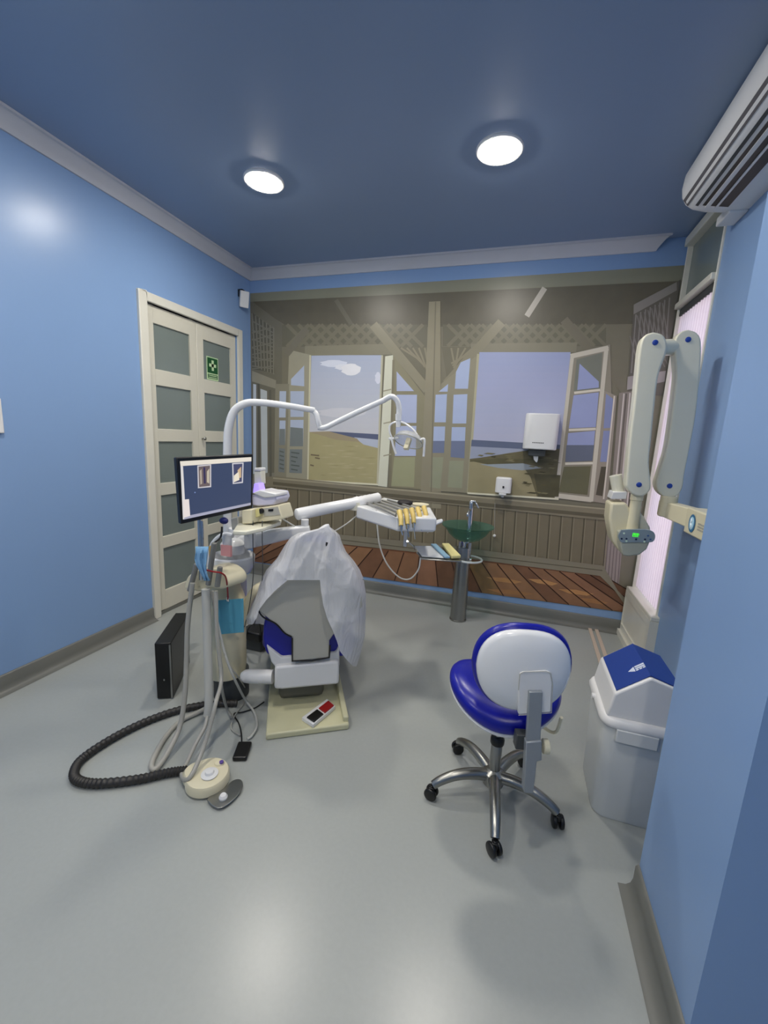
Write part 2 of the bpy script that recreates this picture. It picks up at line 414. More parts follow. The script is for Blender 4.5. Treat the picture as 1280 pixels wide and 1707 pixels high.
# bright leaf edge right of left opening
mp([(642, 594), (655, 592), (652, 700), (645, 812), (630, 810)], (196, 196, 178), 6)
for y in (652, 706, 760): mline((639, y), (652, y-3), 2, (150, 146, 124), 7)
mline((656, 600), (650, 812), 4, (120, 114, 94), 6)
mp([(655, 592), (708, 660), (735, 660), (735, 818), (648, 812)], (130, 125, 102), 5)
panes([[(661, 619), (690, 652), (661, 652)], [(661, 658), (695, 658), (694, 705), (660, 705)], [(660, 710), (694, 710), (693, 760), (658, 760)]], (162, 170, 196), 7)
panes([[(657, 762), (692, 762), (690, 812), (652, 810)]], (146, 146, 116), 7)
# braces
mline((622, 541), (712, 650), 15, (132, 127, 107), 8)
mline((836, 537), (744, 640), 15, (126, 121, 102), 8)
mline((940, 533), (1046, 655), 15, (112, 107, 92), 8)
mline((512, 548), (478, 590), 11, (112, 108, 94), 8)
mp([(715, 503), (734, 502), (735, 848), (700, 846), (706, 700)], (134, 128, 108), 9)
mline((726, 503), (718, 846), 2, (114, 109, 92), 10)
# left leaf of right opening
mp([(735, 640), (798, 590), (779, 822), (724, 818)], (132, 127, 108), 8)
panes([[(747, 640), (731, 653), (746, 653)], [(726, 658), (745, 657), (743, 704), (724, 704)], [(723, 711), (742, 711), (741, 735), (722, 735)], [(760, 620), (768, 604), (784, 597), (780, 648), (758, 648)], [(756, 658), (779, 657), (777, 706), (754, 706)], [(753, 712), (776, 712), (775, 735), (752, 735)]], (156, 168, 196), 9)
panes([[(722, 735), (741, 735), (740, 755), (721, 755)], [(752, 735), (775, 735), (774, 764), (751, 762)]], (104, 112, 136), 10)
panes([[(720, 762), (739, 762), (734, 815), (716, 812)], [(749, 768), (773, 768), (770, 814), (746, 812)]], (136, 138, 116), 9)
mline((797, 590), (780, 822), 4, (160, 155, 130), 10)
# right opening
bands(799, 951, 587, 785, 938, 746, (142, 150, 184), (164, 166, 186), 9)
mp([(786, 733), (940, 742), (938, 752), (785, 744)], (88, 96, 118), 10)
mp([(785, 744), (938, 752), (937, 768), (783, 765)], (140, 146, 164), 10)
mp([(783, 765), (800, 763), (850, 755), (885, 750), (938, 748), (931, 831), (779, 822)], (96, 90, 66), 11, .35)
mp([(783, 770), (815, 767), (870, 775), (884, 795), (895, 828), (779, 822)], (140, 132, 102), 12, .1)
mp([(800, 774), (870, 772), (905, 780), (870, 784), (830, 780)], (138, 146, 152), 13)
mp([(783, 768), (830, 764), (900, 766), (936, 772), (880, 772), (812, 774)], (86, 82, 58), 14, .3)
mp([(890, 790), (934, 792), (931, 828), (897, 828)], (78, 74, 54), 14, .4)
rnd = random.Random(5)
for k in range(46):
    x = rnd.uniform(800, 926); y = rnd.uniform(756, 824); t_ = (y-750)/75
    if x < 860+20*t_ and y > 770: continue
    w_ = rnd.uniform(4, 11); c_ = rnd.choice([(84, 78, 52), (110, 104, 74), (70, 66, 46), (118, 112, 84)])
    mp([(x-w_, y), (x-w_*.3, y-1.6), (x+w_, y-.4), (x+w_*.4, y+1.5)], c_, 15, .1)
for k in range(30):
    x = rnd.uniform(522, 622); y = rnd.uniform(742, 798); w_ = rnd.uniform(5, 14)
    mp([(x-w_, y), (x, y-1), (min(x+w_, 628), y), (x, y+1.2)], rnd.choice([(148, 140, 102), (166, 158, 122)]), 5, .05)
mline((779, 822), (931, 832), 3, (202, 198, 176), 14)
# right leaf
mp([(951, 590), (1017, 574), (1020, 700), (985, 838), (924, 830)], (132, 126, 112), 12)
mline((954, 592), (927, 828), 6, (184, 178, 164), 13); mline((1011, 578), (985, 836), 7, (184, 178, 164), 13); mline((951, 594), (1014, 580), 8, (184, 178, 164), 13); mline((925, 826), (986, 833), 8, (184, 178, 164), 13)
panes([[(961, 599), (1004, 588), (1000, 648), (956, 652)]], (112, 114, 104), 13)
panes([[(966, 606), (998, 636), (998, 646), (962, 650)], [(956, 659), (998, 654), (993, 712), (948, 714)], [(947, 722), (992, 718), (987, 768), (942, 770)]], (140, 148, 184), 14)
panes([[(944, 742), (990, 742), (987, 768), (942, 770)]], (96, 102, 118), 15)
panes([[(940, 778), (985, 777), (979, 825), (931, 820)]], (96, 94, 72), 14)
for (a, b) in (((957, 655), (1000, 650)), ((948, 717), (993, 715)), ((942, 773), (988, 772))): mline(a, b, 4, (196, 190, 176), 15)
mp([(1004, 650), (1028, 660), (1012, 840), (988, 836)], (142, 134, 122), 12)
panes([[(1010, 656), (1022, 665), (1018, 713), (1006, 714)], [(1006, 718), (1017, 718), (1013, 770), (1000, 770)]], (124, 132, 166), 14)
panes([[(1002, 778), (1011, 778), (1004, 827), (993, 825)]], (80, 74, 62), 14)
mline((1024, 660), (1006, 832), 2.5, (198, 190, 178), 15)
# right return of the porch
mp([(1056, 514), (1134, 466), (1120, 560), (1105, 660), (1046, 655)], (96, 92, 84), 10)
mp([(1056, 508), (1128, 470), (1128, 484), (1056, 524)], (132, 128, 122), 12)
for k in range(8):
    mline((1060+k*8, 524-k*4), (1052+k*8, 622-k*3), 2.2, (128, 124, 118), 12)
    mline((1050+k*7, 560+k*3), (1066+k*7, 618-k), 2.2, (122, 118, 112), 12)
    mline((1062+k*6, 526-k*3), (1080+k*5, 600-k*3), 2., (122, 118, 112), 12)
mp([(1046, 628), (1110, 618), (1108, 636), (1045, 650)], (150, 144, 142), 13)
mp([(1032, 655), (1070, 650), (1040, 900), (1012, 900)], (132, 124, 116), 11)
for (a, b) in (((1040, 656), (1022, 850)), ((1050, 655), (1030, 880)), ((1060, 655), (1044, 860))): mline(a, b, 2.5, (184, 176, 170), 13); mline((a[0]+4, a[1]), (b[0]+4, b[1]), 2.5, (100, 94, 88), 13)
# rail
mp([(420, 796), (460, 794), (720, 820), (1015, 848), (1020, 852), (1012, 868), (720, 838), (460, 812), (420, 812)], (122, 115, 97), 15)
mp([(455, 803), (720, 830), (1012, 858), (1012, 864), (720, 836), (455, 808)], (92, 86, 70), 16)
mline((455, 797), (1014, 849), 2.5, (150, 143, 122), 16)
# wainscot
mp([(422, 812), (458, 812), (1012, 866), (1005, 950), (735, 915), (458, 884), (422, 892)], (112, 104, 86), 5, .08)
mp([(1012, 866), (1040, 880), (1030, 990), (1005, 950)], (140, 130, 126), 6)
for k in range(5): mline((1016+k*5, 872+k*3), (1009+k*5, 950+k*8), 1.5, (108, 98, 96), 7)
n = 29
for k in range(n+1):
    t = k/n; x0 = 458+(1012-458)*t; y0 = 812+(866-812)*t; x1 = 458+(1005-458)*t; y1 = 884+(948-884)*t
    mline((x0, y0), (x1, y1), 1.8, (84, 78, 63), 7)
    mline((x0+2.4, y0), (x1+2.4, y1), 1.6, (128, 120, 100), 7)
# foot board of the wainscot
mp([(422, 888), (458, 880), (735, 908), (1005, 943), (1030, 985), (1045, 1000), (1044, 1012), (1025, 985), (1000, 960), (735, 925), (458, 895), (422, 902)], (124, 118, 102), 17)
mline((458, 887), (1004, 951), 1.6, (96, 90, 76), 18)
# painted deck boards
DT = [(422, 900), (458, 895), (735, 925), (1000, 960), (1045, 1012)]
mp([(422, 898), (458, 893), (735, 924), (1000, 959), (1025, 984), (1048, 1016), (1046, 1021), (422, 936)], (116, 78, 56), 9, .2)
dkc = [(128, 94, 70), (112, 80, 60), (138, 102, 74), (124, 96, 64), (104, 74, 56), (132, 96, 74)]
nb = 22
for k in range(nb):
    def ed(t):
        xt = 440+(1010-440)*t; yt = 893+(962-893)*t
        xb = 410+(1060-410)*t; xb = 330+(1130-330)*t; yb = 936+(xb-422)*.1365
        xb = max(xb, 422) if xb < 422 else xb
        return (xt, yt), (xb, yb)
    (a0, b0), (a1, b1) = ed(k/nb), ed((k+1)/nb)
    cl = lambda a, b: b if b[0] <= 1046 else (a[0]+(b[0]-a[0])*(1046-a[0])/(b[0]-a[0]), a[1]+(b[1]-a[1])*(1046-a[0])/(b[0]-a[0]))
    b0c, b1c = cl(a0, b0), cl(a1, b1)
    if abs(b0c[0]-b1c[0])+abs(b0c[1]-b1c[1]) < 1: continue
    mp([a0, a1, b1c, b0c], dkc[(k*5+k//3) % 6], 10, .25)
    mline(a1, b1c, 1.6, (50, 28, 20), 12)
for (x, y, l, c) in ((840, 965, 60, (168, 124, 80)), (905, 968, 50, (172, 128, 84)), (960, 985, 60, (166, 122, 80)), (990, 1000, 48, (150, 108, 72)), (850, 985, 80, (150, 108, 70))):
    mp([(x-l/2, y-3), (x, y-2), (x+l/2, y+5), (x+l*.3, y+8), (x-l*.2, y+4)], c, 11, .2)
mural = obj('wallpaper_mural', bmM, mur_cols)
tag(mural, 'printed wallpaper mural of a beach porch with open casement windows covering the far wall', 'mural')

# ================================================================== CEILING LIGHTS
M_lamp = bpy.data.materials.new('downlight_glow'); M_lamp.use_nodes = True
_n = M_lamp.node_tree; _n.nodes.clear(); _o = _n.nodes.new('ShaderNodeOutputMaterial'); _e = _n.nodes.new('ShaderNodeEmission')
_e.inputs[0].default_value = (1, .945, .85, 1); _e.inputs[1].default_value = LAMP; _n.links.new(_e.outputs[0], _o.inputs[0])
l1 = aZ(440, 300, H); l2 = aZ(833, 247, H)
spots = [(l1.x, l1.y, 'round white ceiling downlight on the left, nearer the door with frosted panes'), (l2.x, l2.y, 'round white ceiling downlight on the right, nearer the air conditioner'),
         (l1.x, 1.0, 'round white ceiling downlight before the left one, above the camera'), (l2.x-.1, .75, 'round white ceiling downlight before the right one, above the camera'),
         (l1.x, -1.0, 'round white ceiling downlight at the rear left'), (l2.x+.6, -1.1, 'round white ceiling downlight at the rear right')]
for x, y, lb in spots:
    t = thing('ceiling_light', lb, 'light', (x, y, H), 'round downlights in the blue ceiling')
    bm = bm_new(); lathe(bm, [(.104, -.001), (.122, -.001), (.124, -.010), (.118, -.016), (.106, -.016), (.104, -.012)], (x, y, H), 40, cap=False)
    obj('trim_ring', bm, M_white, t)
    bm = bm_new(); lathe(bm, [(.106, -.003), (.106, -.012), (.098, -.019), (.08, -.024), (.05, -.027), (.01, -.028)], (x, y, H), 40); obj('diffuser', bm, M_lamp, t)

# ================================================================== WALL FIXTURES
# paper towel dispenser
t = thing('paper_towel_dispenser', 'white square paper towel dispenser fixed over the mural sea', 'dispenser', (.18, YB-.02, 1.5))
yd = 3.62
a, b, c, d = [aY(*p, yd) for p in ((877, 689), (934, 689), (929, 751), (871, 748))]
bm = bm_new(); x0, x1, z0, z1 = (a.x+d.x)/2, (b.x+c.x)/2, (c.z+d.z)/2, (a.z+b.z)/2
x0, x1 = min(x0, x1), max(x0, x1)
prof = [(x0, YB-.012), (x0, yd+.04), (x0+.02, yd+.012), (x0+.06, yd), (x1-.06, yd), (x1-.02, yd+.012), (x1, yd+.04), (x1, YB-.012)]
loft(bm, [[(x, y, z) for x, y in prof] for z in (z0, z1)]); obj('cover', bm, M_white, t, bevel=.008)
bm = bm_new(); box(bm, (x0+.05, yd+.03, z0-.055), (x1-.08, YB-.012, z0)); obj('lower_tray', bm, M_dgrey, t, bevel=.006)
bm = bm_new(); xc = (x0+x1)/2-.02
loft(bm, [[(xc-.02, yd+.05, z0-.05), (xc+.02, yd+.05, z0-.05), (xc+.02, yd+.08, z0-.05), (xc-.02, yd+.08, z0-.05)], [(xc-.012, yd+.055, z0-.085), (xc+.02, yd+.055, z0-.085), (xc+.02, yd+.07, z0-.085), (xc-.012, yd+.07, z0-.085)], [(xc+.008, yd+.06, z0-.105), (xc+.016, yd+.06, z0-.105), (xc+.016, yd+.065, z0-.105), (xc+.008, yd+.065, z0-.105)]])
obj('paper_tail', bm, M_paper, t)
bm = bm_new()
for k in range(7): box(bm, (xc-.04+k*.013, yd-.0015, z0+.05), (xc-.04+k*.013+.009, yd+.001, z0+.057))
obj('printed_name', bm, M_dgrey, t)
# soap dispenser
t = thing('soap_dispenser', 'small white soap dispenser hanging under the mural window, above the basin', 'dispenser', (-.09, YB-.02, 1.1))
yd = 3.70
a = aY(827, 795, yd); b = aY(851, 824, yd)
bm = bm_new(); prof = rrect((b.x-a.x)/2, .05, .03); cx_ = (a.x+b.x)/2
loft(bm, [[(cx_+x, YB-.012-.05+y*.95, z) for x, y in prof] for z in (b.z+.005, a.z-.01)]+[[(cx_+x*.85, YB-.012-.05+y*.8, a.z) for x, y in prof]])
obj('body', bm, M_white, t, bevel=.004)
bm = bm_new(); box(bm, (cx_-.006, YB-.116, (a.z+b.z)/2-.02), (cx_+.008, YB-.105, (a.z+b.z)/2-.003)); obj('level_window', bm, M_black, t)
bm = bm_new(); box(bm, (cx_-.03, YB-.12, b.z-.012), (cx_+.03, YB-.05, b.z+.004)); cyl(bm, (cx_, YB-.075, b.z-.035), (cx_, YB-.075, b.z-.01), .012); obj('push_lever', bm, M_white, t, bevel=.003)
# pull cord with a knob below it
p0 = aY(825, 838, 3.77); p1 = aY(824, 893, 3.77)
t = thing('pull_cord', 'thin hanging cord with a small white knob right of the glass basin', 'cord', p1)
bm = bm_new(); tube(bm, [p0, p0.lerp(p1, .5), p1], .002, 6); obj('cord', bm, M_hose, t)
bm = bm_new(); ball(bm, p1, .014); obj('knob', bm, M_whiteg, t)
# alarm sensor at the far left corner
c = aX(407, 499, XL+.05)
t = thing('motion_sensor', 'small white box sensor high on the blue wall beside the mural', 'sensor', c)
bm = bm_new(); n_ = Vector((.8, -.6, -.25)).normalized(); s_ = Z_.cross(n_).normalized(); u_ = n_.cross(s_)
obox(bm, c, s_, u_, n_, .042, .072, .018); obj('housing', bm, M_white, t, bevel=.006)
bm = bm_new(); box(bm, (XL, c.y-.03, c.z+.02), (c.x, c.y+.01, c.z+.085)); obj('wall_bracket', bm, M_black, t, bevel=.003)
# light box at left frame edge
a = aX(0, 664, XL); b = aX(4, 722, XL)
bm = bm_new(); box(bm, (XL, a.y-.22, b.z), (XL+.02, b.y, a.z)); tag(obj('wall_panel', bm, M_white, bevel=.004), 'white flat plate on the blue wall, cut by the left edge of the photo', 'panel')
# first aid sign on the glass of the right leaf
a = aX(344, 592, XL-.025); b = aX(364, 636, XL-.025)
SGX = XL-.026
t = thing('first_aid_sign', 'green first aid sign with a pale cross stuck on the upper frosted pane', 'sign', (SGX, a.y, b.z))
M_sgn = mat('sign_green', (14, 82, 40), .5); M_sgl = mat('sign_pale_green', (198, 226, 178), .5)
def flat(bm, x, y0, y1, z0, z1, th=.0015): box(bm, (x, y0, z0), (x+th, y1, z1))
y0, y1, z1, z0 = a.y, b.y, a.z-.005, b.z
bm = bm_new(); flat(bm, SGX, y0, y1, z0, z1); obj('plate', bm, M_sgl, t)
hh = z1-z0; ww = y1-y0
bm = bm_new(); flat(bm, SGX+.0016, y0+.008, y1-.008, z0+hh*.30, z1-.008, .001); obj('green_field', bm, M_sgn, t)
bm = bm_new(); cy_, cz_ = (y0+y1)/2, z0+hh*.64; q = ww*.09; L_ = ww*.30
flat(bm, SGX+.0028, cy_-q, cy_+q, cz_-L_, cz_+L_, .001); flat(bm, SGX+.0028, cy_-L_, cy_+L_, cz_-q, cz_+q, .001); obj('cross', bm, M_sgl, t)
bm = bm_new(); flat(bm, SGX+.0016, y0+.012, y1-.012, z0+hh*.06, z0+hh*.25, .001); obj('caption_band', bm, M_sgn, t)
bm = bm_new()
for r_ in (0, 1):
    for k in range(7): flat(bm, SGX+.0028, y0+.02+k*(ww-.04)/7, y0+.02+(k+.7)*(ww-.04)/7, z0+hh*(.08+.09*r_), z0+hh*(.13+.09*r_), .0008)
obj('caption_letters', bm, M_sgl, t)

# air conditioner on the right wall
ay0, ay1 = 1.95, 2.93
t = thing('air_conditioner', 'white split air conditioner high on the right wall with dark outlet slots', 'air conditioner', (XR, (ay0+ay1)/2, 2.86))
AZ1 = 3.085
full = [(0, AZ1), (.25, AZ1), (.295, AZ1-.015), (.32, AZ1-.06), (.325, AZ1-.115), (.318, AZ1-.160), (.295, AZ1-.198), (.26, AZ1-.222), (.20, AZ1-.240), (.12, AZ1-.250), (0, AZ1-.252)]
cz = AZ1-.12
def acr(y, sx_=1., sz_=1.): return [(XR-x*sx_, y, cz+(z-cz)*sz_) for x, z in full]
bm = bm_new(); loft(bm, [acr(ay0, .9, .92), acr(ay0+.02), acr(ay1-.05), acr(ay1-.02, .985, .985), acr(ay1-.005, .95, .94), acr(ay1, .86, .84)])
obj('casing', bm, M_white, t, sharp=35)
def strip(name, m, x0, z0, x1, z1, off, y0=ay0+.04, y1=ay1-.06):
    d_ = Vector((-(x1-x0), 0, z1-z0)).normalized(); nn = Vector((d_.z, 0, -d_.x))
    if nn.z > 0: nn = -nn
    bm = bm_new(); P0 = Vector((XR-x0, 0, z0)); P1 = Vector((XR-x1, 0, z1))
    prism(bm, [P0+Y_*y0+nn*off, P1+Y_*y0+nn*off, P1+Y_*y1+nn*off, P0+Y_*y1+nn*off], nn*(-.012))
    return obj(name, bm, m, t)
strip('grey_stripe', mat('ac_grey_line', (92, 90, 94), .4), .3085, AZ1-.176, .283, AZ1-.207, .0022, ay0+.02, ay1-.035)
strip('slot_line', M_dgrey, .258, AZ1-.2225, .244, AZ1-.2275, .002, y1=ay1-.07)
strip('outlet_slot', M_black, .228, AZ1-.2315, .110, AZ1-.2510, .0035, y1=ay1-.085)
for k in (0, 1):
    strip('louvre', M_white, .212-k*.045, AZ1-.2345-k*.007, .202-k*.045, AZ1-.237-k*.007, .010, y1=ay1-.075)
bm = bm_new(); box(bm, (XR-.09, ay1-.04, AZ1-.262), (XR, ay1+.12, AZ1-.215)); obj('pipe_cover', bm, M_white, t, bevel=.006)

# ================================================================== BASIN
sc = aZ(763, 1026); sx0, sy0 = -.35, 3.50
t = thing('wash_basin', 'green glass bowl basin on a round steel pedestal before the mural', 'basin', (sx0, sy0, 0))
bm = bm_new(); lathe(bm, [(.074, 0), (.074, .012), (.068, .014), (.064, .64), (.06, .66)], (sx0, sy0, 0), 32); obj('pedestal', bm, M_steel, t)
bm = bm_new(); lathe(bm, [(.028, .64), (.028, .70), (.05, .705), (.05, .715)], (sx0+.0, sy0, 0), 20); cyl(bm, (sx0-.035, sy0-.02, .66), (sx0-.035, sy0-.02, .71), .012); cyl(bm, (sx0+.05, sy0-.02, .60), (sx0+.05, sy0-.02, .71), .016); obj('support_pins', bm, M_chrome, t)
M_bowl = glass('green_glass', (124, 156, 144), .04, .10)
pts = [(0.02, .715), (.06, .717), (.11, .735), (.155, .775), (.185, .82), (.215, .842), (.215, .852), (.18, .832), (.148, .787), (.105, .75), (.06, .732), (.02, .73)]
bm = bm_new(); lathe(bm, pts, (sx0+.02, sy0-.03, .01), 48, cap=False); obj('glass_bowl', bm, M_bowl, t)
bm = bm_new(); lathe(bm, [(.03, 0), (.03, .01), (.018, .012)], (sx0+.02, sy0-.03, .737), 20); obj('drain', bm, M_chrome, t)
# tap
fxp, fyp = -.325, 3.56
t2 = thing('basin_tap', 'tall chrome mixer tap rising behind the glass basin', 'tap', (fxp, fyp, .70))
bm = bm_new(); lathe(bm, [(.026, .72), (.026, .74), (.022, .75), (.021, 1.02), (.02, 1.025), (.02, 1.05), (.012, 1.06)], (fxp, fyp, 0), 20); obj('body', bm, M_chrome, t2)
bm = bm_new(); tube(bm, [(fxp, fyp, .975), (fxp-.005, fyp-.05, .985), (fxp-.01, fyp-.12, .965), (fxp-.01, fyp-.13, .94)], .012); obj('spout', bm, M_chrome, t2)
bm = bm_new(); tube(bm, [(fxp, fyp, 1.055), (fxp+.03, fyp-.01, 1.05), (fxp+.065, fyp-.02, 1.0)], .008); obj('lever', bm, M_chrome, t2)
# glass tumbler-like soap dish on the left of the basin rim
p = aY(757, 872, 3.6)
t = thing('towel_ring', 'pale open towel ring on the basin pedestal, right side', 'towel ring', (sx0+.07, sy0, .54))
bm = bm_new(); c_ = aY(792, 934, sy0-.02)
ring = [Vector((c_.x-.06+.115*math.cos(a), sy0-.02+.11*math.sin(a), c_.z+.004)) for a in [PI*(-.62)+k*PI*1.24/14 for k in range(15)]]
tube(bm, ring, .009, 8, 3); obj('rail', bm, M_whiteg, t)
bm = bm_new(); cyl(bm, (sx0+.055, sy0-.02, c_.z), (sx0+.075, sy0-.02, c_.z), .02); obj('mount', bm, M_chrome, t)

# ================================================================== X-RAY UNIT
ya = 2.86
t = thing('dental_xray_unit', 'wall mounted dental x-ray unit with two tall folded pale arms', 'x-ray machine', (XR, 2.4, 1.18))
bm = bm_new(); box(bm, (.905, 2.16, 1.125), (XR-.001, 2.60, 1.262)); obj('wall_plate', bm, M_cream, t, bevel=.008)
bm = bm_new(); prism(bm, [(.915, 2.60, 1.15), (.915, 2.60, 1.255), (.86, ya+.06, 1.255), (.86, ya+.06, 1.165)], (.07, .01, 0)); cyl(bm, (.895, ya, 1.165), (.895, ya, 1.29), .045, 28); obj('bracket_arm', bm, M_cream, t, bevel=.006)
M_logo = mat('logo_blue', (44, 112, 158), .4); M_logol = mat('logo_pale_blue', (176, 218, 238), .4)
bm = bm_new(); cl = Vector((.903, 2.50, 1.19))
def disc(bm, c, ax1, ax2, r1, r2, th, n=28): prism(bm, [c+ax1*(r1*math.cos(2*PI*k/n))+ax2*(r2*math.sin(2*PI*k/n)) for k in range(n)], th)
disc(bm, cl, Y_, Z_, .040, .047, -X_*.0012); o1 = obj('logo_oval', bm, M_logo, t)
bm = bm_new(); disc(bm, cl-X_*.0014, Y_, Z_, .027, .034, -X_*.0008); obj('logo_field', bm, M_logol, o1)
bm = bm_new(); tube(bm, [cl+Vector((-.003, .006, .024)), cl+Vector((-.003, .0, .012)), cl+Vector((-.003, .006, 0)), cl+Vector((-.003, -.004, -.012)), cl+Vector((-.003, .002, -.026))], .004, 6); obj('logo_mark', bm, mat('logo_white', (240, 246, 250), .4), o1)
bm = bm_new()
for r_ in range(3):
    for k in range(6): box(bm, (.9035, 2.43-k*.017-.012, 1.168+r_*.014), (.9045, 2.43-k*.017, 1.177+r_*.014))
obj('printed_lines', bm, mat('grey_print', (178, 176, 166), .5), t)
def arm_out(pc, pts, name):
    pass
def arm(px_pts, name, Y):
    pts = [aY(x, y, Y) for x, y in px_pts]
    sm = spline(pts+[pts[0]], 4)[:-1]
    bm = bm_new(); prism(bm, sm, Y_*.085)
    return obj(name, bm, M_xray, t, bevel=.03, seg=5, sharp=50)
left_arm = [(1089, 553), (1105, 558), (1112, 572), (1110, 590), (1098, 625), (1092, 670), (1086, 730), (1082, 770), (1085, 805), (1083, 818), (1072, 827), (1058, 826), (1046, 815), (1044, 800), (1050, 730), (1056, 680), (1062, 620), (1067, 575), (1075, 559)]
right_arm = [(1147, 549), (1162, 555), (1169, 572), (1167, 620), (1160, 690), (1150, 745), (1141, 790), (1137, 815), (1126, 828), (1110, 829), (1098, 820), (1094, 806), (1100, 785), (1112, 745), (1120, 690), (1127, 630), (1126, 600), (1124, 578), (1126, 564), (1135, 553)]
A1 = arm(left_arm, 'fore_arm', 2.76); A2 = arm(right_arm, 'upper_arm', 2.84)
for A_, Y, pp in ((A1, 2.76, ((1092, 571), (1065, 808))), (A2, 2.84, ((1147, 566), (1116, 810)))):
    for x, y in pp:
        bm = bm_new(); c = aY(x, y, Y-.001); lathe(bm, [(.0145, .003), (.0145, -.002), (.010, -.005)], c, 20, Y_); obj('pivot_cap', bm, mat('blue_cap', (30, 66, 160), .4), A_)
bm = bm_new(); cyl(bm, aY(1100, 580, 2.85), aY(1135, 578, 2.90), .045, 24); obj('elbow_joint', bm, M_xray, t, bevel=.006)
# lower stem
s0 = aY(1062, 824, 2.81); s1 = aY(1058, 890, 2.81)
bm = bm_new(); lathe(bm, [(.034, 0), (.034, -.035), (.030, -.037), (.034, -(s0.z-s1.z))], s0, 24); obj('stem', bm, M_cream, t, bevel=.003)
# head
bm = bm_new()
hY = 2.80
hp = [aY(x, y, hY) for x, y in ((1018, 838), (1044, 838), (1052, 852), (1060, 872), (1056, 925), (1036, 924), (1021, 902), (1015, 866))]
prism(bm, hp, Y_*.17); obj('tube_head', bm, M_cream, t, bevel=.015, seg=3)
bm = bm_new(); hp = [aY(x, y, hY+.02) for x, y in ((1018, 832), (1044, 832), (1046, 820), (1022, 820))]; prism(bm, hp, Y_*.12); obj('head_collar', bm, M_white, t, bevel=.004)
c0 = aY(1033, 828, hY+.08); c1 = aY(1026, 792, hY+.08)
bm = bm_new(); cyl(bm, c0, c1, .036, 28); obj('collimator_cone', bm, M_xray, t, bevel=.002)
bm = bm_new(); hp = [aY(x, y, hY+.03) for x, y in ((1064, 850), (1074, 862), (1084, 880), (1084, 892), (1050, 892), (1050, 850))]; prism(bm, hp, Y_*.08); obj('rear_shell', bm, M_xray, t, bevel=.01)
# control panel
cY = 2.70
body = [aY(x, y, cY) for x, y in ((1034, 888), (1086, 888), (1084, 902), (1078, 916), (1066, 925), (1048, 928), (1038, 926), (1034, 908))]
bm = bm_new(); prism(bm, body, Y_*.10); obj('control_body', bm, mat('grey_green_plastic', (180, 182, 166), .4), t, bevel=.008)
pa = spline([aY(x, y, cY-.006) for x, y in ((1036, 884), (1052, 883), (1075, 883), (1088, 886), (1092, 894), (1088, 903), (1074, 904), (1052, 904), (1036, 904), (1031, 894), (1036, 884))], 4)[:-1]
bm = bm_new(); prism(bm, pa, Y_*.02); cp_ = obj('control_panel', bm, M_sanlt, t)
bm = bm_new(); c = aY(1059.5, 892, cY-.007)
for dx in (-.0155, -.0045, .0065):
    for s in ((0, 0), (0, .009), (0, -.009)): box(bm, (c.x+dx+s[0], c.y-.001, c.z+s[1]-.001), (c.x+dx+.009, c.y, c.z+s[1]+.0015))
    box(bm, (c.x+dx, c.y-.001, c.z-.009), (c.x+dx+.002, c.y, c.z+.009)); box(bm, (c.x+dx+.008, c.y-.001, c.z-.0), (c.x+dx+.010, c.y, c.z+.009))
obj('digit_display', bm, glow('green_led', (60, 210, 40), 1.0), cp_)
for x, y, k in ((1040, 889, 1), (1036, 898, 0), (1044, 898, 0), (1044, 902, 1), (1060, 899, 0), (1075, 899, 0), (1074, 903, 1), (1080, 893, 2), (1084, 899, 2)):
    bm = bm_new(); lathe(bm, [(.0055, .001), (.0055, -.002)], aY(x, y, cY-.006), 12, Y_); obj('button', bm, [mat('navy_button', (24, 40, 70), .4), mat('pale_button', (214, 236, 214), .4), mat('dull_blue_button', (70, 100, 150), .4)][k], cp_)

# ================================================================== DENTAL CHAIR
FV = Vector((-.51, .86, 0)).normalized(); RV = Vector((.86, .51, 0)).normalized()
CO = Vector((-.97, 1.86, 0))
def cpt(x, y, k=0.): return aP(x, y, CO, FV, k)
t = thing('dental_chair', 'blue and white dental chair seen from behind on a cream base plate', 'dental chair', (-.95, 1.95, 0))
# base plate
bl = [aZ(443, 1226, .03), aZ(582, 1208, .03)]
fl, fr = Vector((bl[0].x, bl[0].y, 0)), Vector((bl[1].x, bl[1].y, 0))
br = fr+FV*.95; bl_ = fl+FV*.95
bm = bm_new(); prism(bm, [fl, fr, br, bl_], Z_*.035); o_b = obj('base_plate', bm, M_base, t, bevel=.008)
bm = bm_new(); prism(bm, [fr-RV*.03+Z_*.03+FV*.02, fr+Z_*.03+FV*.02, br+Z_*.03, br-RV*.03+Z_*.03], Z_*.035); obj('side_ridge', bm, M_base, o_b, bevel=.008)
# lift pedestal
c = CO+FV*.38
bm = bm_new(); obox(bm, c+Z_*.16-RV*.02, RV, FV, Z_, .13, .26, .13); obj('lift_column', bm, mat('olive_grey_plastic', (112, 110, 98), .5), t, bevel=.03)
# rear casing
cc = [cpt(*p) for p in ((458, 1112), (566, 1102), (565, 1141), (470, 1150), (457, 1149))]
bm = bm_new(); prism(bm, cc, FV*.30); obj('rear_casing', bm, M_white, t, bevel=.014, seg=3)
cc = [cpt(*p, .03) for p in ((444, 1076), (470, 1096), (560, 1088), (566, 1076), (566, 1112), (464, 1119), (452, 1104))]
bm = bm_new(); prism(bm, cc, FV*.34); obj('seat_casing', bm, M_white, t, bevel=.012, seg=3)
